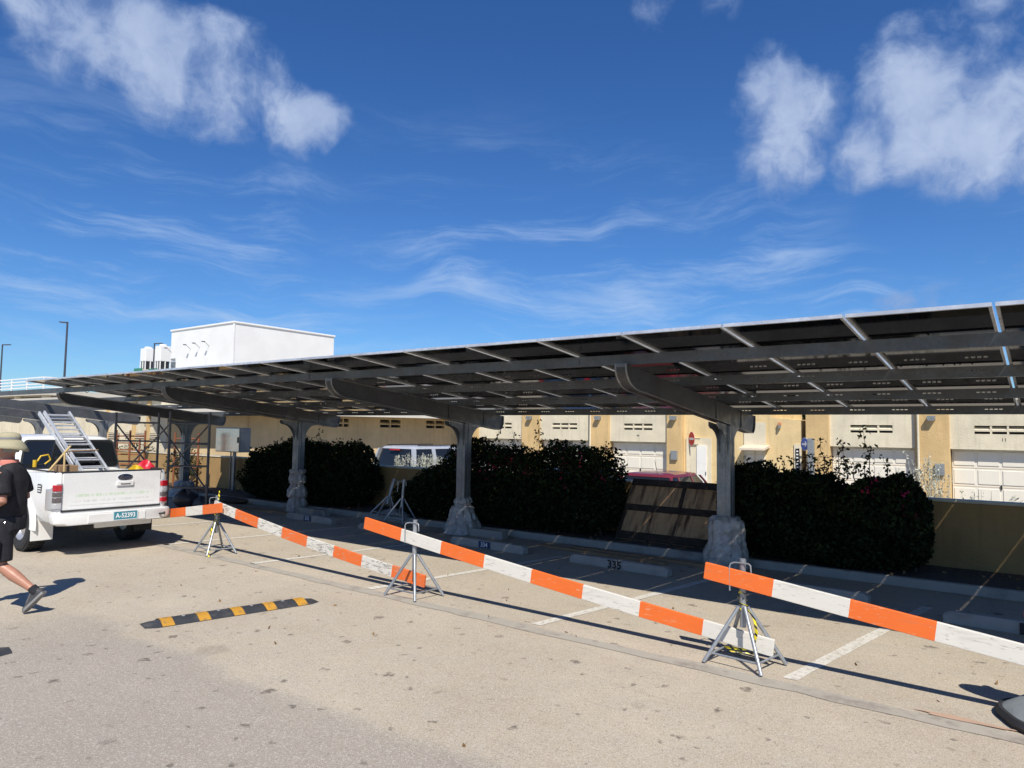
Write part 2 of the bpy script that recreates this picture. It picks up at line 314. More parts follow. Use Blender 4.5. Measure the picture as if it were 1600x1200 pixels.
M('red_car', (.15, .016, .026), .4, var=.05, coat=.6); M('silver_car', (.50, .52, .55), .28, .25, var=.04, coat=.5); M('grey_car', (.06, .065, .07), .3, coat=.6); M('blue_car', (.03, .06, .12), .3, coat=.6)
M('bump_yellow', (.50, .25, .025), .7, dirt=(.16, .11, .06), dirt_scale=16., dirt_amt=.75); M('bump_black', (.035, .037, .042), .7, dirt=(.12, .11, .10), dirt_scale=6.); M('grey_rubber', (.22, .24, .245), .6, dirt=(.10, .10, .11), dirt_scale=8.)
M('bark', (.10, .07, .05), .9); M('tarp', (.05, .05, .055), .4, bmp=.8, bscale=14.); M('green_paint', (.03, .20, .12), .5); M('awning', (.68, .58, .44), .7); M('trestle', (.55, .55, .56), .4, .3); M('tool_bag', (.06, .065, .075), .6, bmp=.6, bscale=16.)
M('blue_tarp', (.08, .38, .66), .5); M('terracotta', (.55, .24, .12), .8); M('dry_leaf', (.20, .12, .05), .9); M('red_oxide', (.43, .29, .205), .95, bmp=.3)

# ------------------------------------------------------------------ mesh helpers
class MB:
    def __init__(s): s.v = []; s.f = []; s.m = []
    def add(s, vs, fs, mi=0):
        o = len(s.v); s.v += [tuple(v) for v in vs]; s.f += [tuple(i+o for i in f) for f in fs]; s.m += [mi]*len(fs); return s
    def box(s, x0, x1, y0, y1, z0, z1, mi=0, mat=None):
        vs = [Vector((x, y, z)) for x in (x0, x1) for y in (y0, y1) for z in (z0, z1)]
        if mat is not None: vs = [mat @ v for v in vs]
        return s.add(vs, [(0, 1, 3, 2), (4, 6, 7, 5), (0, 4, 5, 1), (2, 3, 7, 6), (0, 2, 6, 4), (1, 5, 7, 3)], mi)
    def bar(s, a, b, w, h, mi=0, up=Vector((0, 0, 1))):
        a, b = Vector(a), Vector(b); d = (b-a).normalized(); side = d.cross(up)
        if side.length < 1e-4: side = d.cross(Vector((1, 0, 0)))
        side.normalize(); u = side.cross(d)
        vs = [p + side*(sx*w/2) + u*(sz*h/2) for p in (a, b) for sx in (-1, 1) for sz in (-1, 1)]
        return s.add(vs, [(0, 1, 3, 2), (4, 6, 7, 5), (0, 4, 5, 1), (2, 3, 7, 6), (0, 2, 6, 4), (1, 5, 7, 3)], mi)
    def tube(s, path, r, n=8, mi=0, cap=True, flat=1.):
        path = [Vector(p) for p in path]; rs = r if isinstance(r, (list, tuple)) else [r]*len(path)
        t = (path[1]-path[0]).normalized(); ref = Vector((0, 0, 1)) if abs(t.z) < .9 else Vector((1, 0, 0)); nrm = t.cross(ref).normalized(); rings = []
        for i, p in enumerate(path):
            a = path[max(0, i-1)]; b = path[min(len(path)-1, i+1)]; t = (b-a).normalized()
            nrm = (nrm - t*nrm.dot(t)); nrm = nrm.normalized() if nrm.length > 1e-5 else t.orthogonal().normalized(); bi = t.cross(nrm)
            rings.append([p + (nrm*math.cos(2*math.pi*k/n) + bi*math.sin(2*math.pi*k/n)*flat)*rs[i] for k in range(n)])
        return s.loft(rings, mi, cap)
    def loft(s, rings, mi=0, cap=True, close=True):
        n = len(rings[0]); vs = [v for r in rings for v in r]; fs = []
        for i in range(len(rings)-1):
            for k in range(n if close else n-1):
                k2 = (k+1) % n; fs.append((i*n+k, i*n+k2, (i+1)*n+k2, (i+1)*n+k))
        if cap: fs.append(tuple(reversed(range(n)))); fs.append(tuple((len(rings)-1)*n+k for k in range(n)))
        return s.add(vs, fs, mi)
    def prism(s, poly, axis, a, b, mi=0):      # poly: 2d points in the two other axes
        def P3(u, v, w): return {'x': (w, u, v), 'y': (u, w, v), 'z': (u, v, w)}[axis]
        n = len(poly); vs = [P3(u, v, a) for u, v in poly] + [P3(u, v, b) for u, v in poly]
        fs = [tuple(reversed(range(n))), tuple(range(n, 2*n))] + [(k, (k+1) % n, n+(k+1) % n, n+k) for k in range(n)]
        return s.add(vs, fs, mi)
    def lathe(s, prof, n=24, c=(0, 0, 0), axis='z', mi=0, cap=True):
        rings = []
        for r, h in prof:
            ring = []
            for k in range(n):
                a = 2*math.pi*k/n; u, v = r*math.cos(a), r*math.sin(a)
                p = {'z': (u, v, h), 'y': (u, h, v), 'x': (h, u, v)}[axis]; ring.append((p[0]+c[0], p[1]+c[1], p[2]+c[2]))
            rings.append(ring)
        return s.loft(rings, mi, cap)
    def mesh(s, name, mats, smooth=None, fixn=True):
        me = bpy.data.meshes.new(name); me.from_pydata(s.v, [], s.f)
        for m in mats: me.materials.append(MATS[m] if isinstance(m, str) else m)
        if len(mats) > 1: me.polygons.foreach_set('material_index', s.m)
        if fixn:
            bm = bmesh.new(); bm.from_mesh(me); bmesh.ops.recalc_face_normals(bm, faces=bm.faces); bm.to_mesh(me); bm.free()
        if smooth is not None:
            me.polygons.foreach_set('use_smooth', [True]*len(me.polygons)); me.set_sharp_from_angle(angle=R(smooth))
        me.update(); return me
    def build(s, name, mats, parent=None, smooth=None, bevel=0., loc=None, fixn=True, seg=2):
        if isinstance(mats, str): mats = [mats]
        o = bpy.data.objects.new(name, s.mesh(name, mats, smooth, fixn)); COL.objects.link(o)
        if parent: o.parent = parent
        if loc is not None: o.location = loc
        if bevel:
            b = o.modifiers.new('bevel', 'BEVEL'); b.width = bevel; b.segments = seg; b.limit_method = 'ANGLE'; b.angle_limit = R(40)
        return o
def thing(name, label, cat, loc=(0, 0, 0), rz=0., group=None):
    o = bpy.data.objects.new(name, None); o.empty_display_size = .2; COL.objects.link(o); o.location = loc; o.rotation_euler = (0, 0, rz)
    return tag(o, label, cat, group)
def tag(o, label, cat, group=None):
    o['label'] = label; o['category'] = cat
    if group: o['group'] = group
    return o
def struct(o, label=None):
    o['kind'] = 'structure'
    if label: o['label'] = label; 
    return o
def copy_tree(o, parent=None):
    c = o.copy(); COL.objects.link(c); c.parent = parent
    for ch in list(o.children): copy_tree(ch, c)
    return c
def share(name, me, parent, loc=(0, 0, 0), rot=(0, 0, 0), scl=(1, 1, 1), bevel=0.):
    o = bpy.data.objects.new(name, me); COL.objects.link(o); o.parent = parent; o.location = loc; o.rotation_euler = rot; o.scale = scl
    if bevel: b = o.modifiers.new('bevel', 'BEVEL'); b.width = bevel; b.segments = 2; b.limit_method = 'ANGLE'
    return o
def text_mesh(txt, size, name, mat, parent, M4, depth=.002, bold=0.0, shear=0., sx=1.):
    cu = bpy.data.curves.new(name, 'FONT'); cu.body = txt; cu.size = size; cu.align_x = 'CENTER'; cu.align_y = 'CENTER'; cu.extrude = depth; cu.offset = bold; cu.shear = shear; cu.resolution_u = 3
    t = bpy.data.objects.new('tmp', cu); COL.objects.link(t); bpy.context.view_layer.update()
    me = bpy.data.meshes.new_from_object(t.evaluated_get(bpy.context.evaluated_depsgraph_get())); bpy.data.objects.remove(t); bpy.data.curves.remove(cu)
    me.transform(M4 @ Matrix.Diagonal((sx, 1, 1, 1))); me.materials.clear(); me.materials.append(MATS[mat]); o = bpy.data.objects.new(name, me); COL.objects.link(o); o.parent = parent; return o
def bake(o, extra=None):                       # modifiers into the mesh
    bpy.context.view_layer.update(); dg = bpy.context.evaluated_depsgraph_get(); me = bpy.data.meshes.new_from_object(o.evaluated_get(dg)); o.modifiers.clear(); o.data = me; return o
def frame_m(origin, xdir, ydir):               # text frame: x along xdir, y up along ydir
    x = Vector(xdir).normalized(); y = Vector(ydir).normalized(); z = x.cross(y)
    return Matrix(((x.x, y.x, z.x, origin[0]), (x.y, y.y, z.y, origin[1]), (x.z, y.z, z.z, origin[2]), (0, 0, 0, 1)))
def leaves_mesh(name, pts, size, mat, seed=1, up=.3, aspect=.55, normals=None):
    g = np.random.default_rng(seed); n = len(pts); pts = np.asarray(pts, float)
    d = g.normal(size=(n, 3)); d /= np.linalg.norm(d, axis=1)[:, None]
    e = g.normal(size=(n, 3)); e[:, 2] += up
    e -= d*(e*d).sum(1)[:, None]; e /= np.linalg.norm(e, axis=1)[:, None]; w = np.cross(d, e)
    s = (size*g.uniform(.6, 1.35, n))[:, None]
    v = np.stack([pts - d*s, pts + e*s*aspect + w*s*.15, pts + d*s, pts - e*s*aspect + w*s*.15], 1).reshape(-1, 3)
    me = bpy.data.meshes.new(name); me.vertices.add(4*n); me.vertices.foreach_set('co', v.ravel())
    idx = np.arange(4*n).reshape(-1, 4); tri = np.concatenate([idx[:, [0, 1, 2]], idx[:, [0, 2, 3]]], 1).reshape(-1)
    me.loops.add(len(tri)); me.loops.foreach_set('vertex_index', tri.astype(np.int32)); nf = 2*n
    me.polygons.add(nf); me.polygons.foreach_set('loop_start', np.arange(nf, dtype=np.int32)*3); me.polygons.foreach_set('loop_total', np.full(nf, 3, np.int32))
    me.materials.append(MATS[mat]); me.update(calc_edges=True); me.validate(); return me

# ================================================================== the ground
def sheet(name, poly, z, mat, label=None):
    b = MB(); b.add([(x, y, z) for x, y in poly], [tuple(range(len(poly)))]); o = b.build(name, [mat], fixn=False); return struct(o, label)
LOW = -0.56
sheet('terrain', [(-900, -900), (900, -900), (900, 900), (-900, 900)], LOW - .02, M('far_ground', (.33, .28, .21), .95, var=.2, scale=.1))
sheet('lower_road', [(-30, 11.7), (60, 11.7), (60, 60), (-30, 60)], LOW, M('lower_asphalt', (.30, .27, .22), .95, var=.2, scale=.7, bmp=.3))
g = MB()
pl = [(-140, -80), (80, -80), (80, 11.9), (-26.5, 11.9), (-26.5, 70), (-140, 70)]
g.add([(x, y, 0) for x, y in pl] + [(x, y, LOW-.3) for x, y in pl], [tuple(range(6))] + [(i, (i+1) % 6, 6+(i+1) % 6, 6+i) for i in range(6)])
struct(g.build('car_park_ground', [ground_material_m]))
# worn concrete joint along the row of barriers
def jag(x0, x1, y0, y1, w, n, amp):
    top = []; bot = []
    for i in range(n+1):
        t = i/n; x = x0+(x1-x0)*t; y = y0+(y1-y0)*t
        top.append((x, y+w/2+rng.uniform(-amp, amp))); bot.append((x, y-w/2+rng.uniform(-amp, amp)))
    return top + bot[::-1]
sheet('concrete_joint', jag(-26, 12, 6.12, 5.42, .17, 160, .018), .004, 'concrete_strip')
sheet('red_oxide_stain', [(G(1510, 1131).x + .28*math.cos(a)*(1+.2*math.sin(5*a)), G(1560, 1138).y + .035*math.sin(a)*(1+.3*math.cos(3*a))) for a in np.linspace(0, 6.28, 30)[:-1]], .008, 'red_oxide')
TILT = .155
for k in range(-2, 9):
    x0 = -1.66 - 2.42*k; y0, y1 = 5.86, 9.3; w = .055
    b = MB(); n = 14
    top = [(x0-w+TILT*(y-y0)+rng.uniform(-.006, .006), y, .004) for y in np.linspace(y0, y1, n)]; bo = [(x0+w+TILT*(y-y0)+rng.uniform(-.006, .006), y, .004) for y in np.linspace(y1, y0, n)]
    b.add(top+bo, [tuple(range(2*n))]); struct(b.build('parking_line', 'line_paint', fixn=False))
b = MB(); b.prism([(10.30, 0), (10.42, 0), (10.42, .12), (10.32, .12)], 'x', -26, 12); struct(b.build('kerb', 'concrete', bevel=.015))
sheet('planting_bed', [(-26, 10.42), (12, 10.42), (12, 11.8), (-26, 11.8)], .085, 'soil')
# litter and gravel in the bed and on the paving
pts = np.column_stack([rng.uniform(-22, 3, 420), rng.uniform(10.5, 11.7, 420), np.full(420, .10)])
o = bpy.data.objects.new('leaf_litter', leaves_mesh('leaf_litter', pts, .035, 'dry_leaf', 3)); COL.objects.link(o); o['kind'] = 'stuff'; o['label'] = 'dry fallen leaves scattered over the planting bed under the carport'
pts = [G(*q, z=.012) for q in ((893, 991), (885, 987), (900, 993), (1190, 993), (172, 868), (430, 1005))] + [Vector((rng.uniform(-9, 0), rng.uniform(3.2, 8), .01)) for _ in range(26)]
o = bpy.data.objects.new('leaf_litter', leaves_mesh('paving_litter', pts, .022, 'dry_leaf', 9)); COL.objects.link(o); o['kind'] = 'stuff'; o['label'] = 'few dry leaves lying on the sunlit paving'

# ================================================================== low wall along the planting bed
w = thing('retaining_wall', 'long low tan rendered wall behind the planting bed and hedges', 'wall', (0, 11.9, 0))
MB().box(-26.4, 14, -.10, .12, LOW-.1, .99).build('wall', 'wallpaint', w, bevel=.01)
MB().box(-26.4, 14, -.12, .14, .992, 1.03).build('coping', 'cream', w, bevel=.008)

# ================================================================== solar carport
SL = .108; TH = math.atan(SL)
def zr(p): return 2.66 - SL*(p-6.91)
cp = thing('solar_carport', 'long steel carport roofed in dark solar panels with a bare frame at one end', 'carport', (0, 10, 0))
def rel(v): return (v[0], v[1]-10, v[2])
POSTS = [1.25, -3.72, -8.70, -13.68, -18.62, -23.6, -28.6, -33.6]
# rafter, in its own x = 0 plane
def rafter_outline(d=.28):
    top = [(p, zr(p)-.001) for p in (6.91, 11.20)]
    pts = [(11.20, zr(11.2))]
    for a in np.linspace(0, 90, 7): pts.append((11.20-.12+.12*math.cos(R(a)), zr(11.15)-d+.20-.20*math.sin(R(a))))
    for a in np.linspace(90, 180, 10): pts.append((7.33-.42*math.sin(R(a-90))*1.0, zr(7.1)-d+.26-.26*math.cos(R(a-90))))
    pts.append((6.91, zr(6.91))); return pts
ol = rafter_outline()
b = MB(); b.prism([(p-10, z) for p, z in ol], 'x', -.055, .055); rafter_me = b.mesh('rafter', ['galv_dark'])
b = MB()
path = ol[:]
for i in range(len(path)-1):
    (p0, z0), (p1, z1) = path[i], path[i+1]
    b.add([(-.075, p0-10, z0), (.075, p0-10, z0), (.075, p1-10, z1), (-.075, p1-10, z1)], [(0, 1, 2, 3)])
bm = bmesh.new(); tmp = b.mesh('t', ['galv'], None, False); bm.from_mesh(tmp); bmesh.ops.remove_doubles(bm, verts=bm.verts, dist=1e-5); bmesh.ops.recalc_face_normals(bm, faces=bm.faces)
bmesh.ops.solidify(bm, geom=bm.faces[:], thickness=.012); flange_me = bpy.data.meshes.new('flange'); bm.to_mesh(flange_me); bm.free(); flange_me.materials.append(MATS['galv'])
flange_me.polygons.foreach_set('use_smooth', [True]*len(flange_me.polygons)); flange_me.set_sharp_from_angle(angle=R(35))
splice_mes = []
for p in (9.62, 10.62):
    splice_mes.append(MB().box(-.066, .066, p-10-.04, p-10+.04, zr(p)-.262, zr(p)-.006).mesh('splice_plate', ['galv_dark']))
zt = zr(10.1)-.285
b = MB(); b.box(-.10, .10, .0, .078, .02, zt); b.box(-.10, .10, .092, .18, .02, zt); b.box(-.085, .085, .078, .092, .02, zt); b.box(-.035, .035, -.006, 0, .3, zt-.25); post_me = b.mesh('post', ['galv'])
def gus(sg):
    pts = [(0, zt), (0, zt-.42)] + [(sg*(.34-.32*math.cos(R(a))), zt-.42+.37*math.sin(R(a))) for a in np.linspace(10, 90, 8)] + [(sg*.40, zt-.012), (sg*.40, zr(10.1+sg*.4)-.283)]
    q = MB()
    for x in (-.06, .06): q.prism([(p + (.18 if sg > 0 else 0), z) for p, z in pts], 'x', x-.006, x+.006)
    return q.mesh('gusset', ['galv'])
gus_me = [gus(-1), gus(1)]
b = MB(); b.box(-.17, .17, -.08, .26, .0, .02); base_me = b.mesh('base_plate', ['galv_dark'])
for s in POSTS:
    po = share('post', post_me, cp, (s, 0, 0), bevel=.008); share('base_plate', base_me, po, (0, 0, .1) if False else (0, 0, 0))
    for gm in gus_me: share('gusset', gm, po)
    ra = share('rafter', rafter_me, cp, (s, 0, 0)); share('flange', flange_me, ra); [share('splice_plate', q, ra) for q in splice_mes]
PUR = [7.0, 8.4, 9.75, 11.1]; PH = .125
for i, p in enumerate(PUR):
    b = MB(); z0 = zr(p)+.004; z1 = z0+PH-.012; x0, x1 = -36.2, 5.6
    if i == 0: b.box(x0, x1, 0, .004, z0, z1)
    else:
        za, zb = z0+.062, z0+.076; b.box(x0, x1, 0, .004, z0, za); b.box(x0, x1, 0, .004, zb, z1)
        x = x0; s = -19.
        while s < 5.2:
            for k in range(4):
                a = s+k*.052; b.box(x, a, 0, .004, za, zb); x = a+.036
            s += .54
        b.box(x, x1, 0, .004, za, zb)
    b.box(x0, x1, .004, .065, z0, z0+.004); b.box(x0, x1, .004, .065, z1-.004, z1); b.box(x0, x1, .061, .065, z0+.004, z0+.022); b.box(x0, x1, .061, .065, z1-.022, z1-.004)
    pu = b.build('purlin', ['galv_dark'], cp, loc=(0, p-10, 0))
    for s in POSTS: MB().box(s-.32-.9, s+.32-.9, -.006, -.001, z0+.02, z1-.02).build('splice_plate', 'galv_dark', pu)
# panels
W, LEN, PITCH_X = .988, 2.64, 1.010
b = MB(); fw = .022
for (xa, xb, ya, yb) in ((0, W, 0, fw), (0, W, LEN-fw, LEN), (0, fw, fw, LEN-fw), (W-fw, W, fw, LEN-fw)): b.box(xa, xb, ya, yb, 0, .030)
pframe_me = b.mesh('frame', ['alu'])
b = MB(); b.box(fw-.001, W-fw+.001, fw-.001, LEN-fw+.001, .020, .027); glass_me = b.mesh('solar_panel', ['cells'])
b = MB(); b.box(W/2-.05, W/2+.05, LEN/2-.02, LEN/2+.02, .002, .0195); jb_me = b.mesh('junction_box', ['black'])
for k in range(-5, 18):
    s = -.285 - PITCH_X*(k+1) + .011
    for r in range(2):
        p = 6.18 + r*2.658*math.cos(TH)
        a = share('solar_panel', glass_me, cp, (s, p-10, zr(p)+PH-.004), (-TH, 0, 0)); share('frame', pframe_me, a); share('junction_box', jb_me, a)
def cable(x, p, w, drop):
    pts = [(x + w*t, p-10+.03*math.sin(3.1*t), zr(p)+PH-.01 - drop*math.sin(math.pi*t)) for t in np.linspace(0, 1, 9)]
    MB().tube(pts, .007, 5).build('cable', 'black', cp, smooth=60)
for i in range(26):
    cable(rng.uniform(-18, 3), rng.choice([7.15, 8.55, 9.9]), rng.uniform(.10, .4), rng.uniform(.05, .12))
# film wrapped round the feet of the posts
def wrap(s, h, r, seed, flare=0., belts=()):
    g = random.Random(seed); rings = []; n = 40; m = 26
    ph = [g.uniform(0, 6.28) for _ in range(12)]
    for i in range(m):
        t = i/(m-1); z = .012+h*t; rr = r*(1 + .10*math.sin(4.2*t+ph[0]) + .05*math.sin(11*t+ph[1])) + flare*(1-t)**1.6
        for bt in belts: rr -= .055*math.exp(-((t-bt)/.045)**2)
        if t > .93: rr = rr*(1-(t-.93)*4)
        tw_ = 1.3*math.sin(3*t+ph[5]); ring = []
        for k in range(n):
            a = 2*math.pi*k/n; fold = abs(math.sin(4.5*a+tw_+ph[2]))**.6*.045 + abs(math.sin(8*a-2*tw_+ph[3]+5*t))**.7*.016 + .012*math.sin(3*a+6*t+ph[4])
            q = rr-.04+fold+g.uniform(-.011, .011); ring.append((q*math.cos(a)*1.05, .09+q*math.sin(a), z+.012*math.sin(5*a+ph[6])*(1 if 0 < i < m-1 else 0)))
        rings.append(ring)
    MB().loft(rings).build('plastic_wrap', 'film', cp, smooth=32, loc=(s, 0, 0))
wrap(-3.72, .72, .235, 1, .03); wrap(-8.70, .66, .15, 2, .20, (.78,)); wrap(-13.68, .95, .20, 3, .0, (.30, .62, .88)); wrap(-18.62, .42, .26, 4, .1, (.6,))

# ================================================================== garages behind
FY = 24.4
gb = thing('garage_building', 'row of cream garages with ochre pillars and panelled white doors', 'building', (0, FY, LOW))
DW, PER, DH = 2.42, 3.31, 2.13
opens = [-13.64-PER*2, -13.64-PER, -13.64, -5.60, -2.29, -2.29+PER, -2.29+2*PER]
b = MB(); b.box(.03, .55, 0, .02, .03, .44); bv = b.mesh('panel', ['door_white'])
def door(x):
    d = MB().box(x+.02, x+DW-.02, .34, .38, 0, DH-.01).build('garage_door', 'door_white', gb)
    q = MB()
    for r in range(1, 4): q.box(x+.02, x+DW-.02, .332, .34, r*DH/4-.012, r*DH/4+.012)
    q.build('section_joint', 'awning', d)
    for r in range(4):
        for c in range(4):
            share('panel', bv, d, (x+.02+.0+c*.595+.01, .32, r*DH/4+.03), bevel=.012)
    MB().box(x+DW*.5-.02, x+DW*.5+.02, .30, .33, DH*.47, DH*.53).build('handle', 'black', d)
def vent(parent, x0, x1, z0, z1, n, y0, y1, mat):
    v = MB(); wd = (x1-x0)/n
    v.box(x0, x1, y1-.02, y1, z0, z1); vo = v.build('vent', 'dark', parent)
    for k in range(1, n): MB().box(x0+k*wd-.025, x0+k*wd+.025, y0+.01, y1-.021, z0, z1).build('divider', mat, vo)
    zm = (z0+z1)/2
    for k in range(n):
        a = x0+k*wd+(.025 if k else 0); c = x0+(k+1)*wd-(.025 if k < n-1 else 0)
        q = MB(); q.add([(a, y0+.005, zm-.05), (c, y0+.005, zm-.05), (c, y1-.03, zm+.05), (a, y1-.03, zm+.05), (a, y0+.005, zm+.0), (c, y0+.005, zm+.0), (c, y1-.03, zm+.09), (a, y1-.03, zm+.09)], [(0, 1, 2, 3), (4, 7, 6, 5), (0, 4, 5, 1), (3, 2, 6, 7), (0, 3, 7, 4), (1, 5, 6, 2)])
        q.build('slat', mat, vo)
HT = 3.75
def lintel(x, vx0, vx1, z0, z1):
    l = MB(); l.box(x, vx0, .10, .30, DH, HT-.2); l.box(vx1, x+DW, .10, .30, DH, HT-.2); l.box(vx0, vx1, .10, .30, DH, z0); l.box(vx0, vx1, .10, .30, z1, HT-.2)
    return l.build('lintel_panel', 'cream', gb)
for x in opens:
    door(x); c = x+DW/2; lp = lintel(x, c-.60, c+.60, 2.58, 2.82)
    vent(gb, c-.60, c+.60, 2.58, 2.82, 3, .10, .28, 'cream')
def pillar(x0, x1, lamp=True):
    MB().box(x0, x1, 0, .40, 0, HT-.2).build('pillar', 'ochre', gb, bevel=.012)
    if lamp:
        c = (x0+x1)/2; l = MB().box(c-.10, c+.10, -.20, 0, 2.98, 3.10).build('wall_lamp', 'grey_rubber', gb); MB().box(c-.07, c+.07, -.18, -.02, 2.955, 2.98).build('lens', 'sign_white', l)
xs = sorted(opens)
for i, x in enumerate(xs[:-1]):
    if xs[i+1]-x < 4: pillar(x+DW, xs[i+1])
pillar(xs[2]+DW, -10.62); pillar(-6.32, -5.60, False); pillar(xs[0]-.86, xs[0]); pillar(xs[-1]+DW, xs[-1]+DW+.86)
for a, c in ((xs[0]-.86, -10.62), (-6.32, xs[-1]+DW+.86)):
    MB().box(a, c, .41, 7, 0, HT-.2).build('interior_mass', 'ochre', gb); MB().box(a-.05, c+.05, -.03, 7.2, HT-.198, HT).build('roof', 'deck', gb)
for xq in (-13.64-.80, -2.29-.80): MB().tube([(xq, -.05, .05), (xq, -.05, HT-.3)], .035, 8).build('downpipe', 'cream', gb, smooth=60)
for xq, zq in ((-10.9, 1.5), (-2.55, 1.35)): MB().box(xq-.12, xq+.12, -.10, -.001, zq, zq+.34).build('meter_box', 'grey_rubber', gb, bevel=.01)
tx = -1.08; MM = frame_m((tx+.1, .098, 2.42), (1, 0, 0), (0, 0, 1)); text_mesh('11', .14, 'house_number', 'black', gb, MM)
MM = frame_m((-13.64+DW/2, .098, 2.36), (1, 0, 0), (0, 0, 1)); text_mesh('44', .12, 'house_number', 'black', gb, MM)

# yellow annex in the gap between the garages
AY = 24.62
an = thing('yellow_annex', 'yellow rendered annex with white doorway and small awning between the garages', 'building', (0, AY, LOW))
def ax(px, py=690): return ONP(px, py, AY).x
def azz(px, py): return ONP(px, py, AY).z - LOW
MB().box(-10.62, ax(1203), 0, 4, 0, 3.6).build('wall', 'yellow', an); 
bb = MB(); xa, xb = ax(1203), ax(1253); bb.prism([(xa, 0), (xb, 0), (xb, azz(1253, 657)), (xa, azz(1203, 652))], 'y', .002, 4); bb.build('side_wall', 'yellow', an)
dr = MB().box(ax(1073), ax(1112), -.05, 0, 0, azz(1090, 684)).build('door_surround', 'cream', an); 
d2 = MB().box(ax(1090), ax(1105), -.09, -.05, 0, azz(1095, 696)).build('door', 'mesh_white', an); MB().box(ax(1104), ax(1105)-.01, -.12, -.09, 1.0, 1.12).build('handle', 'black', d2)
MB().box(ax(1163), ax(1197), -.04, 0, 0, azz(1180, 660)).build('window_surround', 'cream', an)
wi = MB().box(ax(1166), ax(1196), -.06, -.041, azz(1180, 740), azz(1180, 704)).build('window', 'door_white', an)
for px in (1166, 1180.5, 1195): MB().box(ax(px)-.02, ax(px)+.02, -.085, -.06, azz(1180, 740), azz(1180, 704)).build('frame', 'cream', wi)
for py in (710, 718, 726): MB().box(ax(1166), ax(1196), -.07, -.0605, azz(1180, py)-.012, azz(1180, py)+.012).build('slat', 'awning', wi)
bb = MB(); bb.prism([(0, azz(1180, 695)), (-.6, azz(1180, 700)), (-.6, azz(1180, 703)), (0, azz(1180, 699))], 'x', ax(1163), ax(1203)); bb.build('awning', 'awning', an)
gs = MB().box(ax(1241), ax(1252.5), -.04, .001, 0, azz(1246, 694)).build('gate_surround', 'cream', an)
gt = MB().box(ax(1243.5), ax(1249.5), -.06, -.041, 0, azz(1246, 701)).build('lattice_gate', 'black', an)
for k in range(7): z = azz(1246, 704+5*k); MB().box(ax(1245), ax(1248), -.075, -.061, z-.045, z).build('lattice_bar', 'rail_white', gt)
lm = MB().box(ax(1217), ax(1221), -.12, 0, azz(1219, 664), azz(1219, 660)).build('wall_lamp', 'terracotta', an); MB().box(ax(1218), ax(1220.5), -.14, -.02, azz(1219, 669), azz(1219, 664.2)).build('lens', 'grey_rubber', lm)
bk = MB(); x0, x1 = ax(1137), ax(1146)
for z in (azz(1140, 715), azz(1140, 736)): bk.box(x0, x1+.08, -.16, -.08, z-.05, z+.05)
bk.box(x1-.12, x1, -.16, -.08, azz(1140, 735), azz(1140, 716)); bk.box(x0, x0+.06, -.16, 0, azz(1140, 735), azz(1140, 716)); bk.build('pipe_bracket', 'grey_rubber', an)
# set-back wall with planting above, beyond the annex
bw = thing('garden_wall', 'tan garden wall in the gap beside the annex with palm fronds above', 'wall', (0, 30, LOW))
MB().box(ONP(1253, 690, 30).x, ONP(1300, 690, 30).x+2, 0, .3, 0, ONP(1262, 663, 30).z-LOW).build('wall', 'tan', bw)
gp = tag(MB().box(-.09, .09, -.09, .09, 0, ONP(1267, 685, 24).z-LOW).build('gate_post', 'grey_rubber', None, bevel=.01, loc=(ONP(1267, 690, 24).x, 24, LOW)), 'tall grey steel post standing before the passage beside the ochre pillar', 'post')
def round_sign(name, label, px, py, P, rad, m1, bar):
    c = ONP(px, py, P); z = c.z-LOW; r = thing(name, label, 'sign', (c.x, P, LOW), R(-42))
    MB().bar((0, .012, z), (.22, .22, z), .04, .03).build('bracket', 'galv_dark', r)
    MB().lathe([(rad, -.004), (rad, .004)], 32, (0, 0, z), 'y').build('sign_disc', m1, r)
    MB().lathe([(rad*1.06, .0045), (rad*1.06, .010)], 32, (0, 0, z), 'y').build('rim', 'sign_white', r)
    if bar == 'bar': MB().box(-rad*.68, rad*.68, -.008, -.0045, z-rad*.16, z+rad*.16).build('white_bar', 'sign_white', r)
    else:
        q = MB(); q.prism([(-rad*.65, z-.03), (rad*.2, z-.03), (rad*.2, z-.10), (rad*.7, z), (rad*.2, z+.10), (rad*.2, z+.03), (-rad*.65, z+.03)], 'y', -.008, -.0045); q.build('white_arrow', 'sign_white', r)
round_sign('no_entry_sign', 'round red no entry sign with white bar before the white annex door', 1080.5, 685.5, 24.40, .24, 'sign_red', 'bar')
round_sign('direction_sign', 'round blue sign with white arrow beside the black lattice gate', 1257, 694, 24.30, .20, 'sign_blue', 'arrow')

# ================================================================== wing on the left
A = Vector((-25.7, 13.2, 0)); B = Vector((-21.6, 24.6, 0)); ex = (B-A).normalized(); WL = (B-A).length; ang = math.atan2(ex.y, ex.x)
wg = thing('tan_wing', 'tan rendered building wing with deep eaves and slotted wall vents', 'building', (A.x, A.y, 0), ang)
def onw(px, py):
    n = Vector((ex.y, -ex.x, 0)); r = ray(px, py); t = (A-CAMP).dot(n)/r.dot(n); P = CAMP+r*t; return (P-A).dot(ex), P.z
vz1, vz0 = onw(610, 656)[1], onw(610, 668)[1]
vents = [(onw(528, 660)[0], onw(545, 660)[0]), (onw(594, 660)[0], onw(626, 660)[0]), (onw(666, 660)[0], onw(694, 660)[0])]
b = MB(); T = .3   # local: x along the wall, y = into the building (left of direction)
b.box(0, WL, 0, T, LOW-.1, vz0); b.box(0, WL, 0, T, vz1, 2.48); x = 0
for a, c in vents: b.box(x, a, 0, T, vz0, vz1); x = c
b.box(x, WL, 0, T, vz0, vz1); b.build('wall', 'tan', wg)
for a, c in vents: vent(wg, a, c, vz0, vz1, 2, .0, T-.02, 'tan')
MB().box(.1, WL-.1, T+.05, 8, -.5, 2.47).build('interior_mass', 'dark', wg)
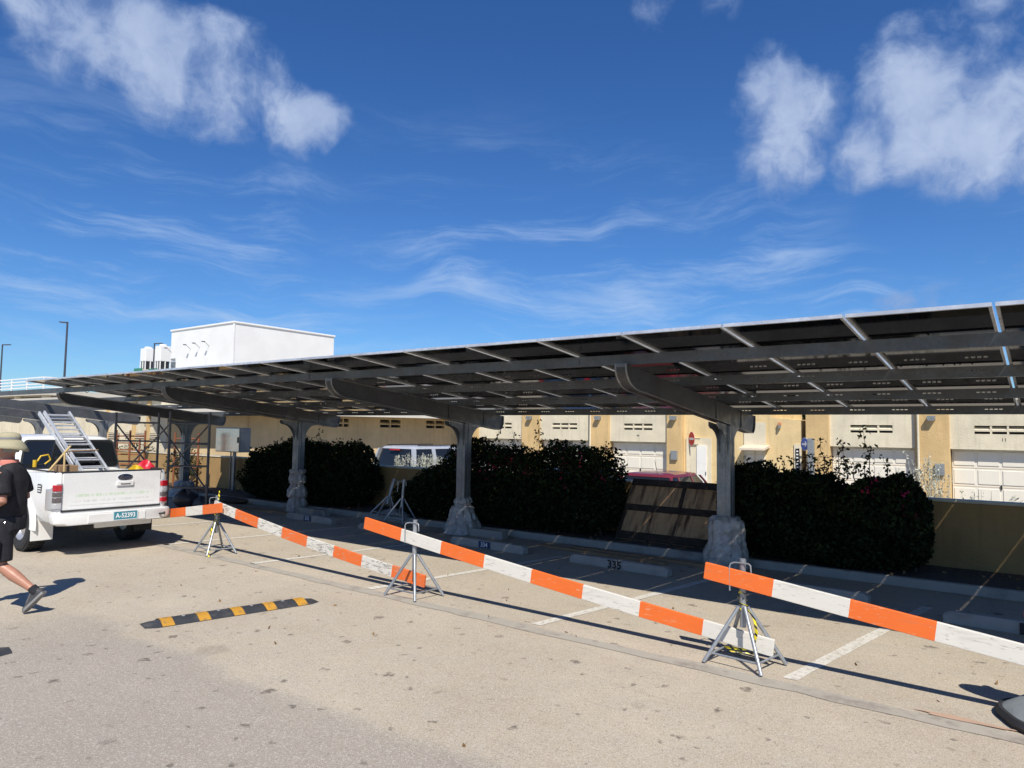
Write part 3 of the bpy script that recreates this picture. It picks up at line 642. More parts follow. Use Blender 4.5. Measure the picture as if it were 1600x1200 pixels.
MB().box(-.6, WL+.1, -.95, 8.3, 2.482, 2.62).build('roof', 'deck', wg)
MB().box(-.6, WL+.1, -.99, -.952, 2.40, 2.64).build('fascia', 'deck', wg)
MB().tube([(onw(388, 700)[0], -.03, 0), (onw(388, 700)[0], -.03, 2.47)], .03, 6).build('downpipe', 'tan', wg)
fr = thing('cream_block', 'sunlit cream building front with low louvred windows behind the scaffold', 'building', (A.x, A.y+.3, 0))
MB().box(-18, -.02, -.3, 6, -.1, 2.95).build('wall', 'cream', fr)
MB().box(-18.4, -.4, -.5, 6.3, 2.952, 3.1).build('roof', 'deck', fr)
def fx(px, py): q = ONP(px, py, A.y-.01); return q.x-A.x, q.z
for (xa, xb, ya, yb) in ((168, 186, 676, 686), (196, 246, 676, 686), (226, 240, 661, 664)):
    x0, z1 = fx(xa, ya); x1, z0 = fx(xb, yb); wv = MB().box(x0, x1, -.315, -.301, z0, z1).build('louvred_window', 'dark', fr); n = 3
    for k in range(n): zz = z0+(z1-z0)*(k+.5)/n; MB().box(x0, x1, -.335, -.3155, zz-.02, zz+.015).build('slat', 'awning', wv)
for px in (168, 210, 232): x0, _ = fx(px, 670); MB().box(x0-.12, x0+.12, -.36, -.301, 0, 2.9).build('pilaster', 'ochre', fr)

# ================================================================== far buildings
wb = thing('white_hall', 'tall plain white box building rising behind the carport', 'building', (-55, 33.6, 0))
MB().box(-10.4, 0, 0, 10.6, 0, 10.75).build('wall', 'cladding', wb); MB().box(-10.5, .1, -.1, 10.7, 10.752, 10.9).build('parapet_cap', 'rail_white', wb, bevel=.02)
MB().box(-.05, .06, -.06, .05, 0, 10.74).build('corner_trim', 'rail_white', wb)
def onwb(px, py): q = ONP(px, py, 33.6); return q.x+55, q.z
for px, py in ((268, 545), (298, 540), (312, 537.5), (327, 535)):
    x, z = onwb(px, py); l = MB().tube([(x, 0, z-.35), (x+.03, -.3, z-.1), (x+.05, -.5, z)], .018, 6).build('lamp_arm', 'pole_dark', wb); MB().box(x-.08, x+.16, -.68, -.48, z-.02, z+.05).build('lamp_head', 'pole_dark', l)
x0, z1 = onwb(268, 566); x1, z0 = onwb(274, 582); lv = MB().box(x0, x1, -.06, -.001, z0-1, z1).build('louvre_panel', 'galv', wb)
for k in range(8): MB().box(x0, x1, -.09, -.061, z0-1+.3*k+.1, z0-1+.3*k+.2).build('slat', 'galv', lv)
def cooling(px0, px1, pyt, Z, label):
    c = PZ((px0+px1)/2, 580, Z); top = PZ((px0+px1)/2, pyt, Z).z; wd = (px1-px0)/FPX*Z/1.25
    t = thing('cooling_tower', label, 'cooling tower', (c.x, c.y, 0), group=None)
    z0 = PZ(220, 578, Z).z; h = wd/2
    MB().box(-h, h, -h, h, z0+.85, top-.12).build('casing', 'cladding', t, bevel=.04)
    lo = MB().box(-h+.1, h-.1, -h+.1, h-.1, z0, z0+.85).build('louvre_section', 'window_dark', t)
    for sx in (-1, 0, 1):
        for sy in (-1, 0, 1):
            if sx or sy: MB().box(sx*(h-.04)-.04, sx*(h-.04)+.04, sy*(h-.04)-.04, sy*(h-.04)+.04, z0, z0+.849).build('post', 'rail_white', t)
    MB().lathe([(h*.7, top-.12), (h*.66, top+.06)], 20).build('fan_cowl', 'cladding', t, smooth=40)
    MB().box(-h-.3, h+.3, -h-.4, h+.4, z0-.25, z0-.002).build('platform', 'deck', t); MB().box(-h-.3, h+.3, -h-.42, -h-.36, z0-.3, z0+.1).build('guard_rail', 'green_paint', t)
    for sx in (-1, 1):
        for sy in (-1, 1): MB().box(sx*h-.15, sx*h+.15, sy*h-.15, sy*h+.15, 0, z0-.252).build('leg', 'deck', t)
cooling(220, 241, 543, 72, 'white cooling tower standing farther from the tall white hall'); cooling(243, 264, 539, 70, 'white cooling tower standing right against the tall white hall')
def lamp_pole(px, pyt, Z, label, arm):
    t = PZ(px, pyt, Z); p = thing('light_pole', label, 'light pole', (t.x, t.y, 0), group='dark light poles beyond the carport')
    MB().tube([(0, 0, 0), (0, 0, t.z)], [.09, .06], 8).build('pole', 'pole_dark', p, smooth=60)
    d = r0*arm; hd = MB(); hd.bar((d.x*.05, d.y*.05, t.z-.05), (d.x, d.y, t.z-.02), .30, .07); hd.build('lamp_head', 'pole_dark', p, bevel=.02)
lamp_pole(105.5, 503, 48, 'tall dark light pole with a single head above the carport end', -.5); lamp_pole(4, 538, 64, 'dark light pole with a flat double head over the parking deck', .7); lamp_pole(241.5, 536, 63, 'dark light pole in front of the white cooling towers', .7)
# parking deck
pc = PZ(64, 640, 50); dk = thing('parking_deck', 'low open parking deck with white railings behind the bare carport frame', 'building', (pc.x, pc.y, 0))
zt_ = PZ(64, 588, 50).z
for z in (zt_-.95,): MB().box(-34, 0, 0, 22, z-.34, z).build('deck_slab', 'deck', dk)
MB().box(-33.5, -1.6, 1.6, 21.5, 0, zt_-1.295).build('deck_shade', 'dark', dk)  # solid block coloured dark to stand for the shade under the slab
for k in range(6):
    for yy in (.5,): MB().tube([(-.6-5.2*k, yy, 0), (-.6-5.2*k, yy, zt_-1.29)], .28, 12).build('column', 'cream', dk, smooth=60)
for k in range(4): MB().tube([(-.6, 5.5+5*k, 0), (-.6, 5.5+5*k, zt_-1.29)], .28, 12).build('column', 'cream', dk, smooth=60)
for i in range(4):
    z = zt_-.72+.23*i; MB().bar((-34, .1, z), (-.1, .1, z), .06, .09).build('rail', 'rail_white', dk); MB().bar((-.1, .15, z), (-.1, 22, z), .06, .09).build('rail', 'rail_white', dk)
for k in range(12): MB().box(-.14-3*k, -.06-3*k, .06, .14, zt_-.95, zt_).build('rail_post', 'rail_white', dk)
for k in range(1, 7): MB().box(-.14, -.06, 3*k, 3*k+.08, zt_-.95, zt_).build('rail_post', 'rail_white', dk)
MB().box(PZ(18, 600, 46).x-pc.x, PZ(44, 600, 46).x-pc.x, 1.0, 3.0, zt_-.949, zt_+.05).build('stair_core', 'deck', dk)
# pergola roof with a blue edge, far left
pv = PZ(-8, 640, 40); pg = thing('blue_canopy', 'small canopy with a bright blue edge far beyond the pickup', 'canopy', (pv.x, pv.y, 0), YAW)
MB().box(-3.5, 1.2, 0, 2.5, PZ(0, 645, 40).z-.25, PZ(0, 640, 40).z).build('roof', 'blue_tarp', pg)
for x in (-3.2, 1.0): MB().box(x, x+.15, .2, .35, 0, PZ(0, 645, 40).z-.252).build('post', 'deck', pg)

# ================================================================== wheel stops
def wheel_stop(num, x, y, style, label):
    t = thing('wheel_stop', label, 'wheel stop', (x, y, 0), R(-3 if style != 'long' else 2), group=None)
    L2 = .79
    pr = [(-.08, 0), (.08, 0), (.075, .09), (.05, .125), (-.05, .125), (-.075, .09)]
    rings = [[(xx, py*sc, pz*sc2) for py, pz in pr] for xx, sc, sc2 in ((-L2, .9, .72), (-L2+.06, 1, .98), (-.3, 1, 1), (.3, 1, 1), (L2-.06, 1, .98), (L2, .9, .72))]
    MB().loft(rings).build('block', 'stop_white', t, bevel=.008)
    fm = frame_m((-.02, -.084, .058), (1, 0, 0), (0, -.05, 1))
    if style == 'stencil': text_mesh(num, .15, 'number', 'black', t, fm, .0008, .004)
    elif style == 'plate':
        MB().box(-.12, .12, -.092, -.0855, .012, .115).build('number_plate', 'plate_navy', t); text_mesh(num, .10, 'number', 'plate_white', t, frame_m((0, -.0945, .062), (1, 0, 0), (0, 0, 1)), .0008, .0015)
    else:
        MB().box(-.14, .14, -.092, -.0855, .008, .118).build('number_plate', 'black', t); text_mesh(num, .13, 'number', 'yellow_plastic', t, frame_m((0, -.0945, .062), (1, 0, 0), (0, 0, 1)), .0008, .003)
ST = 2.42
wheel_stop('335', -4.85, 8.98, 'stencil', 'concrete wheel stop with black stencilled number 335')
wheel_stop('336', -2.45, 9.05, 'stencil', 'concrete wheel stop numbered 336 in the bay beside number 335')
wheel_stop('337', -.12, 8.68, 'yellow', 'concrete wheel stop with yellow number on a black plate')
wheel_stop('334', -7.30, 9.10, 'plate', 'concrete wheel stop with blue number plate in the bay adjoining stencilled 335')
wheel_stop('333', -9.72, 9.18, 'plate', 'concrete wheel stop with blue plate before the stored tripod stands')
wheel_stop('332', -12.10, 9.28, 'plate', 'concrete wheel stop with blue plate near the scaffold tower')
# loose kerb blocks and planks near the bed
for x, y, w_, lab in ((-8.1, 10.02, .9, 'loose grey kerb block lying before the flowering hedge'), (-12.9, 9.95, 1.0, 'loose grey kerb block lying beside a film-wrapped post and flowerless hedge')):
    tag(MB().box(-w_/2, w_/2, -.09, .09, 0, .14).build('kerb_block', 'concrete', None, bevel=.012, loc=(x, y, 0)), lab, 'concrete block')
for x, y, L_, a, lab in ((-5.6, 9.75, 2.3, -4, 'brown timber plank lying behind wheel stop 335'), (-4.9, 9.95, 2.7, -3, 'longer brown timber plank lying along the kerb below the plywood'), (-14.6, 9.6, 3.0, 2, 'long timber plank lying between the scaffold and the wheel stops')):
    o = tag(MB().box(-L_/2, L_/2, -.05, .05, 0, .045).build('timber_plank', 'carton', None, bevel=.006, loc=(x, y, 0)), lab, 'plank'); o.rotation_euler[2] = R(a)

# ================================================================== barrier stands and beams
def ribbon(path, w, mat, name, parent):
    b = MB()
    for i in range(len(path)-1):
        a, c = Vector(path[i]), Vector(path[i+1]); side = Vector((math.cos(i*.7), .4*math.sin(i*1.3), .5*math.sin(i*.9))).normalized()*w/2; s2 = Vector((math.cos((i+1)*.7), .4*math.sin((i+1)*1.3), .5*math.sin((i+1)*.9))).normalized()*w/2
        b.add([a-side, a+side, c+s2, c-s2], [(0, 1, 2, 3)])
    o = b.build(name, mat, parent, fixn=False); m = o.modifiers.new('solid', 'SOLIDIFY'); m.thickness = .002; return o
def stand(label, x, y, rz=0., tape=0):
    t = thing('barrier_stand', label, 'barrier stand', (x, y, 0), rz, 'tripod stands carrying the striped beams')
    MB().tube([(0, 0, .30), (0, 0, .86)], .026, 10).build('post', 'stand_grey', t, smooth=50)
    foot = [(-.27, -.20), (.23, -.25), (.30, .18), (-.22, .24)]
    for fx_, fy in foot:
        MB().tube([(fx_*.10, fy*.10, .47), (fx_*.98, fy*.98, .012)], .0165, 8).build('leg', 'stand_grey', t, smooth=50)
    for i in range(4):
        a, c = foot[i], foot[(i+1) % 4]; k = .80
        MB().tube([(a[0]*k, a[1]*k, .085), (c[0]*k, c[1]*k, .085)], .009, 6).build('brace', 'stand_grey', t, smooth=50)
    MB().tube([(-.085, -.075, .60), (-.085, -.078, .80), (-.078, -.07, .822), (-.06, -.03, .828), (0, -.03, .83), (.06, -.03, .828), (.075, -.03, .815), (.08, -.03, .74)], .0065, 6).build('hook', 'stand_grey', t, smooth=50)
    if tape:
        pts = [(.034*math.cos(q*1.9)+.003*math.sin(q*7), .034*math.sin(q*1.9), .62-.2*q/14) for q in range(15)]
        if tape == 1: pts += [(.03, -.05, .46), (-.0, -.07, .38), (.05, -.10, .30), (.09, -.13, .22), (.13, -.16, .14), (.16, -.18, .09), (.20, -.19, .10), (.21, -.24, .012), (.27, -.2, .010)]
        else: pts += [(.05, 0, .44), (.09, .02, .36), (.10, .03, .26), (.06, .05, .12), (-.06, .06, .095), (-.2, .07, .085), (-.12, .02, .075), (.1, .1, .07)]
        ribbon(pts, .06 if tape == 1 else .028, 'tape', 'caution_tape', t)
    if tape == 1: ribbon([(.06, -.01, .80), (.062, -.01, .86), (.06, -.01, .93)], .03, 'tape', 'tape_tail', t)
    return t
S3, S2, S1, S0, S4 = (-2.07, 6.0), (-5.86, 5.96), (-10.08, 6.0), (-14.1, 6.22), (1.95, 6.0)
stand('grey tripod stand with tape, holding the beam end beside the sign base', *S3, tape=2); stand('bare grey tripod stand carrying a fresh orange beam end', *S2, rz=.08)
stand('grey tripod stand wrapped in yellow caution tape beside the pickup', *S1, rz=-.05, tape=1); stand('grey tripod stand hidden behind the white pickup', *S0, rz=.1); stand('grey tripod stand beyond the round sign', *S4, rz=.02)
def beam(label, a, b, n, first, mats, bow=.03, h=.14, th=.032, sag=.05):
    a, b = Vector(a), Vector(b); d = b-a; Lh = d.length; side = Vector((0, 0, 1)).cross(d).normalized(); u = d.normalized().cross(side)*-1
    if u.z < 0: u = -u
    mb = MB(); per = 6
    for i in range(n):
        rings = []
        for k in range(per+1):
            t = (i+k/per)/n; c = a + d*t + side*bow*math.sin(math.pi*t) - Vector((0, 0, 1))*sag*math.sin(math.pi*t)
            rings.append([c + side*(sx*th/2) + u*(sz*h/2) for sx, sz in ((-1, -1), (1, -1), (1, 1), (-1, 1))])
        o = len(mb.v); mi = (first+i) % 2
        vs = [v for r in rings for v in r]; fs = []
        for k in range(per):
            for q in range(4): fs.append((k*4+q, k*4+(q+1) % 4, (k+1)*4+(q+1) % 4, (k+1)*4+q))
        if i == 0: fs.append((3, 2, 1, 0))
        if i == n-1: fs.append(tuple(per*4+q for q in range(4)))
        mb.add([v-a for v in vs], fs, mi)
    me = mb.mesh('barrier_beam', mats); bm = bmesh.new(); bm.from_mesh(me); bmesh.ops.remove_doubles(bm, verts=bm.verts, dist=1e-4); bm.to_mesh(me); bm.free()
    o = bpy.data.objects.new('barrier_beam', me); COL.objects.link(o); o.location = a
    m = o.modifiers.new('bevel', 'BEVEL'); m.width = .004; m.segments = 2; m.limit_method = 'ANGLE'
    return tag(o, label, 'barrier beam', 'orange and white barrier beams')
OW = ['beam_orange', 'beam_white']; OWC = ['beam_orange_clean', 'beam_white_clean']
beam('fresh striped beam running down past the round sign base', (-2.37, 5.925, .74), (2.15, 6.02, .14), 8, 0, OWC, sag=.0)
beam('striped orange and white beam with scuffed white bands between two untaped ends', (-6.63, 5.885, .765), (-1.84, 6.065, .155), 8, 0, OWC, sag=.03)
beam('worn striped beam with peeling paint starting at the yellow taped stand', (-10.05, 5.945, .72), (-5.78, 6.06, .155), 8, 1, OW, sag=.05)
beam('striped beam running behind the white pickup', (-9.74, 5.87, .71), (-14.25, 6.30, .16), 8, 0, OWC, sag=.02)

# ================================================================== speed bumps
def speed_bump(a, b, label):
    a, b = Vector(a), Vector(b); d = b-a; Ln = d.length; t = thing('speed_bump', label, 'speed bump', (a.x, a.y, 0), math.atan2(d.y, d.x), 'rubber speed bumps')
    hw = .15; hh = .045
    def sec(x, k): return [(x, -hw*min(1, .55+k), .004), (x, -hw*.62*min(1, .5+k), hh*.62*k), (x, -hw*.25, hh*k), (x, hw*.25, hh*k), (x, hw*.62*min(1, .5+k), hh*.62*k), (x, hw*min(1, .55+k), .004)]
    MB().loft([sec(0, .12), sec(.10, .55), sec(.17, 1)] + [sec(.17+(Ln-.34)*i/10, 1) for i in range(1, 10)] + [sec(Ln-.17, 1), sec(Ln-.10, .55), sec(Ln, .12)]).build('body', 'bump_black', t, smooth=50)
    for i in range(5):
        x = .20 + (Ln-.40)*i/4; lo = [[(xx, py, pz+.0025) for _, py, pz in sec(xx, 1)] for xx in (x-.055, x+.055)]
        q = MB(); q.loft(lo, 0, False, close=False); o = q.build('reflector', 'bump_yellow', t, smooth=50, fixn=False)
    for i in range(4):
        x = .20 + (Ln-.40)*(i+.5)/4; MB().lathe([(.016, hh-.002), (.016, hh+.003), (.008, hh+.004)], 10, (x, 0, 0)).build('bolt', 'alu', t)
speed_bump(G(222, 979), G(492, 938), 'black rubber speed bump with five yellow reflectors lying alone on the paving')
e2 = G(17, 1016); speed_bump((e2.x-.4*1.7*.2-.2, e2.y-1.74, 0), e2, 'second rubber speed bump in front of the walking man')

# ================================================================== portable sign, mostly outside the frame
ps = thing('portable_sign', 'portable round sign on a black and grey rubber base beside the striped beam', 'sign', (.10, 6.10, 0))
def rr(a, b, z, r=.12, n=6):
    pts = []
    for cx, cy, st in ((a-r, b-r, 0), (-a+r, b-r, 90), (-a+r, -b+r, 180), (a-r, -b+r, 270)):
        for k in range(n): q = R(st+90*k/(n-1)); pts.append((cx+r*math.cos(q), cy+r*math.sin(q), z))
    return pts
rot45 = Matrix.Rotation(R(25), 4, 'Z')
def rl(*a): return [rot45 @ Vector(p) for p in rr(*a)]
MB().loft([rl(.42, .36, .002, .30, 9), rl(.43, .37, .035, .30, 9), rl(.41, .35, .065, .29, 9)]).build('base_rim', 'rubber', ps, smooth=50)
MB().loft([rl(.39, .33, .066, .28, 9), rl(.30, .25, .13, .22, 9), rl(.18, .16, .17, .15, 9)]).build('base_top', 'grey_rubber', ps, smooth=50)
MB().loft([rl(.17, .15, .171, .14, 9), rl(.15, .13, .205, .12, 9), rl(.08, .07, .22, .06, 9)]).build('socket', 'rubber', ps, smooth=50)
MB().tube([(0, 0, .20), (0, 0, .92)], .03, 10).build('pole', 'red_plastic', ps, smooth=50)
sg = MB().lathe([(.26, -.008), (.26, .008)], 36, (0, -.045, .70), 'y').build('sign_disc', 'sign_red', ps, smooth=50); MB().box(-.18, .18, -.064, -.055, .66, .74).build('white_bar', 'sign_white', sg)

# ================================================================== pickup
TR = thing('pickup_truck', 'white pickup truck with ladder in its bed, seen from behind', 'pickup', (-11.29, 5.03, 0), math.pi)
K = .976
def plan(x0, x1, hw, z, rr_=.12, rf=.35, n=6, hwf=None):
    pts = []; hwf = hwf or hw
    for cx, cy, r, st in ((x1-rf, hwf-rf, rf, 0), (x0+rr_, hw-rr_, rr_, 90), (x0+rr_, -hw+rr_, rr_, 180), (x1-rf, -hwf+rf, rf, 270)):
        for k in range(n): q = R(st+90*k/(n-1)); pts.append((cx+r*math.cos(q), cy+r*math.sin(q), z))
    return pts
def bool_cut(o, cutters):
    for c in cutters:
        m = o.modifiers.new('cut', 'BOOLEAN'); m.operation = 'DIFFERENCE'; m.object = c; m.solver = 'EXACT'
    bake(o)
    for c in cutters: bpy.data.objects.remove(c)
def shade(o, a=35):
    o.data.polygons.foreach_set('use_smooth', [True]*len(o.data.polygons)); o.data.set_sharp_from_angle(angle=R(a))
body = MB().loft([plan(.03, 5.0, .80, .50, .10), plan(.0, 5.02, .85, .60, .12), plan(-.005, 5.02, .868, .80, .13), plan(.0, 5.0, .862, 1.0, .13), plan(.012, 4.95, .845, 1.15, .12), plan(.025, 4.9, .825, 1.225, .12), plan(.03, 4.88, .815, 1.235, .12)]).build('body', 'truck_white', TR)
for v in body.data.vertices:
    if v.co.x > 3.7 and v.co.z > .8: v.co.z = .8 + (v.co.z-.8)*(.72-.12*(v.co.x-3.7))
cutters = [MB().box(.055, 1.50, -.74, .74, .78, 2).build('c', 'under'), MB().box(-.5, .0555, -.735, .735, .655, 2).build('c', 'under')]
for x in (1.06, 4.12):
    for s_ in (-1, 1): cutters.append(MB().lathe([(.45, .50*s_), (.45, 1.2*s_)], 32, (x, 0, .43), 'y').build('c', 'under'))
bpy.context.view_layer.update()
for c in cutters: c.parent = TR
bool_cut(body, cutters); shade(body, 30)
MB().box(.06, 1.48, -.735, .735, .782, .80).build('bed_floor', 'under', TR)
tg = MB().box(.002, .05, -.725, .725, .675, 1.232).build('tailgate', 'truck_white', TR, bevel=.014)
MB().box(-.012, .001, -.725, .725, .66, .684).build('lower_seam', 'under', tg)
MB().box(-.004, .062, -.74, .74, 1.2325, 1.25).build('bed_rail_cap', 'rubber', tg, bevel=.006)
for s_ in (-1, 1): MB().box(.064, 1.5, s_*.735-.03+(.045 if s_ > 0 else -.045), s_*.735+.03+(.045 if s_ > 0 else -.045), 1.236, 1.252).build('bed_rail_cap', 'rubber', TR, bevel=.006)
hd = MB().box(-.022, .0, -.29, -.03, 1.005, 1.085).build('tailgate_handle', 'truck_white', tg, bevel=.012); MB().box(-.026, -.0225, -.23, -.09, 1.03, 1.055).build('handle_slot', 'under', hd); MB().box(-.034, -.0265, -.225, -.095, 1.043, 1.06).build('lever', 'truck_white', hd)
em = MB().lathe([(.001, -.008), (.085, -.008), (.105, -.003), (.105, .001)], 32, (0, -.16, 1.14), 'x').build('emblem', 'emblem_blue', tg, smooth=30)
for v in em.data.vertices: v.co.z = 1.14 + (v.co.z-1.14)*.44
q = MB().lathe([(.105, -.006), (.113, -.006), (.113, .001), (.105, .001), (.105, -.006)], 32, (0, -.16, 1.14), 'x', 0, False).build('emblem_ring', 'chrome', tg, smooth=30)
for v in q.data.vertices: v.co.z = 1.14 + (v.co.z-1.14)*.44
text_mesh('Ford', .085, 'emblem_lettering', 'chrome', tg, frame_m((-.0095, -.16, 1.137), (0, -1, 0), (0, 0, 1)), .0008, .001, .35, 1.1)
sm = MB().box(-.0012, .0, -.62, .62, -.09, .09).build('faded_lettering', 'smear', tg, loc=(0, 0.0, .84))
# lamps on the corners
for s_ in (1, -1):
    prof = [(.735, -.013), (.80, -.010), (.848, .03), (.866, .10), (.872, .20)]
    M('lamp_dark', (.10, .085, .085), .15, coat=1.); M('lamp_housing', (.36, .36, .37), .22, coat=.8)
    def lamp_part(name, mn, za, zb, k, off, parent, top=1.):
        pr_ = prof[:k]; outer = [(x_-.008-off, s_*(y_+off*.5)) for y_, x_ in pr_]; inner = [(x_+.05, s_*(y_-.03)) for y_, x_ in pr_]; q = MB()
        base = [(x_, y_) for x_, y_ in outer] + inner[::-1]; n = len(base)
        vs = [(x_, y_, za) for x_, y_ in base] + [(x_, y_, zb-(.10*max(0, (abs(y_)-.80)/.07) if top < 1 else 0)) for x_, y_ in base]
        q.add(vs, [tuple(range(n)), tuple(range(n, 2*n))] + [(a, (a+1) % n, n+(a+1) % n, n+a) for a in range(n)]); return q.build(name, mn, parent, smooth=40, bevel=.006)
    root = lamp_part('tail_light', 'lamp_housing', .70, 1.085, 5, 0, TR, .5)
    for mn, za, zb in (('lamp_clear' if s_ > 0 else 'lamp_red', .715, .79), ('lamp_dark', .803, .875), ('lamp_dark' if s_ > 0 else 'lamp_clear', .888, .955), ('lamp_red', .968, 1.06)): lamp_part('lens', mn, za, zb, 3, .006, root)
    if s_ > 0:
        st = MB().box(.36, .50, .8695, .872, .93, 1.055).build('side_sticker', 'black', TR)
        for kk in range(3): MB().box(.375, .485, .8725, .8735, .945+kk*.036, .962+kk*.036).build('sticker_bar', 'plate_white', st)
# bumper
bmp = MB().loft([[(x_, y_, z_) for x_, y_, z_ in ((.06, w_, z), (-.06, w_, z), (-.155, w_*.86, z), (-.165, 0, z), (-.155, -w_*.86, z), (-.06, -w_, z), (.06, -w_, z))] for z, w_ in ((.47, .79), (.50, .845), (.60, .86), (.635, .845), (.645, .80))]).build('bumper', 'truck_white', TR, smooth=40, bevel=.012)
MB().box(-.172, -.160, -.42, .42, .488, .615).build('plate_recess', 'truck_white', bmp, bevel=.01)
pt = MB().box(-.186, -.174, -.29, .07, .50, .635).build('licence_plate', 'plate_teal', TR, bevel=.006)
text_mesh('A-52393', .098, 'plate_number', 'plate_white', pt, frame_m((-.188, -.11, .565), (0, -1, 0), (0, 0, 1)), .001, .002, 0., .86)
rim_ = MB(); 
for (ya, yb, za, zb) in ((-.29, .07, .50, .507), (-.29, .07, .628, .635), (-.29, -.283, .507, .628), (.063, .07, .507, .628)): MB().box(-.1885, -.1862, ya, yb, za, zb).build('plate_border', 'plate_white', pt)
MB().tube([(-.17, -.64, .545), (-.21, -.66, .55), (-.215, -.70, .555), (-.17, -.72, .56)], .016, 8).build('tow_ring', 'under', bmp, smooth=50)
# cab
cabr = [plan(1.53, 4.35, .835, 1.10, .14, .3), plan(1.56, 4.2, .815, 1.24, .16, .3), plan(1.62, 3.75, .755, 1.50, .18, .3), plan(1.66, 3.45, .70, 1.66, .18, .3), plan(1.72, 3.3, .66, 1.72, .18, .3), plan(1.85, 3.15, .56, 1.755, .2, .3), plan(2.05, 2.95, .36, 1.768, .2, .2)]
MB().loft(cabr).build('cab', 'truck_white', TR, smooth=50)
def face_x(z):   # rear face of the cab
    return 1.56 + (z-1.24)*.235
wp = []
for cy, cz, st in ((.60, 1.60, 0), (-.60, 1.60, 90), (-.66, 1.31, 180), (.66, 1.31, 270)):
    for k in range(5):
        q = R(st+90*k/4); wp.append((cy+.07*math.cos(q)*(1), cz+.07*math.sin(q)))
wp = [(y_, z_) for y_, z_ in wp]
b = MB(); n = len(wp); b.add([(face_x(z_)-.010, y_, z_) for y_, z_ in wp] + [(face_x(z_)+.02, y_, z_) for y_, z_ in wp], [tuple(range(n)), tuple(range(n, 2*n))] + [(a, (a+1) % n, n+(a+1) % n, n+a) for a in range(n)])
rw = b.build('rear_window', 'car_glass', TR)
big = [(y_*1.035, 1.455+(z_-1.455)*1.10) for y_, z_ in wp]
b = MB(); b.add([(face_x(z_)-.005, y_, z_) for y_, z_ in big] + [(face_x(z_)+.02, y_, z_) for y_, z_ in big], [tuple(range(n)), tuple(range(n, 2*n))] + [(a, (a+1) % n, n+(a+1) % n, n+a) for a in range(n)]); b.build('window_seal', 'rubber', rw)
for s_ in (1, -1):
    for xa, xb in ((1.82, 2.50), (2.58, 3.35)):
        def sy(z): return .815-(z-1.24)*.245
        q = [(xa, 1.27), (xb, 1.27), (xb-(.0 if xb < 3 else .30), 1.60), (xa+.08, 1.60)]
        b = MB(); b.add([(x_, s_*(sy(z_)+.008), z_) for x_, z_ in q] + [(x_, s_*(sy(z_)-.02), z_) for x_, z_ in q], [(0, 1, 2, 3), (4, 5, 6, 7)] + [(a, (a+1) % 4, 4+(a+1) % 4, 4+a) for a in range(4)]); b.build('side_window', 'car_glass', TR)
    mr_ = MB().box(3.2, 3.32, s_*.86, s_*1.02, 1.22, 1.40).build('mirror', 'black', TR, bevel=.03)
    # wheel arch flares, mud flaps
    fl = MB(); rings = []
    for a in np.linspace(-8, 188, 22):
        cx, cz = 1.06+.485*math.cos(R(a)), .43+.485*math.sin(R(a)); ix, iz = 1.06+.43*math.cos(R(a)), .43+.43*math.sin(R(a))
        rings.append([(ix, s_*.80, iz), (ix, s_*.905, iz), (cx, s_*.90, cz), (1.06+.54*math.cos(R(a)), s_*.855, .43+.54*math.sin(R(a)))])
    fl.loft(rings); fl.build('wheel_arch', 'truck_white', TR, smooth=50)
    MB().box(.575, .592, s_*.60, s_*.90, .20, .58).build('mud_flap', 'truck_white' if s_ > 0 else 'rubber', TR, bevel=.004)
# wheels
tp = [(.215, -.115), (.30, -.128), (.345, -.118), (.362, -.09), (.365, 0), (.362, .09), (.345, .118), (.30, .128), (.215, .115)]
tyre_b = MB(); tyre_b.lathe(tp, 40, (0, 0, 0), 'y', 0, False)
for k in range(40):
    a = 2*math.pi*k/40
    for yy in (-.085, -.03, .03, .085):
        Mx = Matrix.Rotation(-a-(.05 if yy > 0 else 0), 4, 'Y'); tyre_b.box(.360, .374, yy-.022, yy+.022, -.020, .020, 0, Mx)
tyre_me = tyre_b.mesh('tyre', ['rubber'])
rb = MB(); rb.lathe([(.05, .09), (.10, .085), (.17, .05), (.205, .10), (.222, .112), (.222, -.10), (.05, -.05)], 32, (0, 0, 0), 'y'); rim_me = rb.mesh('rim', ['rim'], 30)
sp_ = MB()
for k in range(6):
    Mx = Matrix.Rotation(math.pi*k/3, 4, 'Y'); sp_.box(.03, .20, .085, .105, -.03, .03, 0, Mx)
spoke_me = sp_.mesh('spokes', ['rim'])
for x in (1.06, 4.12):
    for s_ in (1, -1):
        wl = bpy.data.objects.new('wheel', None); COL.objects.link(wl); wl.parent = TR; wl.location = (x, s_*.755, .405); wl.scale = (1.085, s_*1.12, 1.085)
        share('tyre', tyre_me, wl); share('rim', rim_me, wl)
MB().tube([(1.06, -.7, .40), (1.06, .7, .40)], .045, 8).build('rear_axle', 'under', TR)
MB().box(.25, 4.6, -.5, .5, .42, .60).build('chassis', 'under', TR)
sw = MB().lathe([(.15, -.09), (.30, -.1), (.33, -.05), (.33, .05), (.30, .1), (.15, .09)], 28, (.50, 0, .42), 'z').build('spare_wheel', 'rubber', TR, smooth=40)
MB().box(-.01, .05, -.6, .25, .385, .47).build('under_valance', 'truck_white', TR, bevel=.015)
TR.scale = (K, K, K)
def tw(x, y, z): return Vector((-11.29-K*x, 5.03-K*y, K*z))
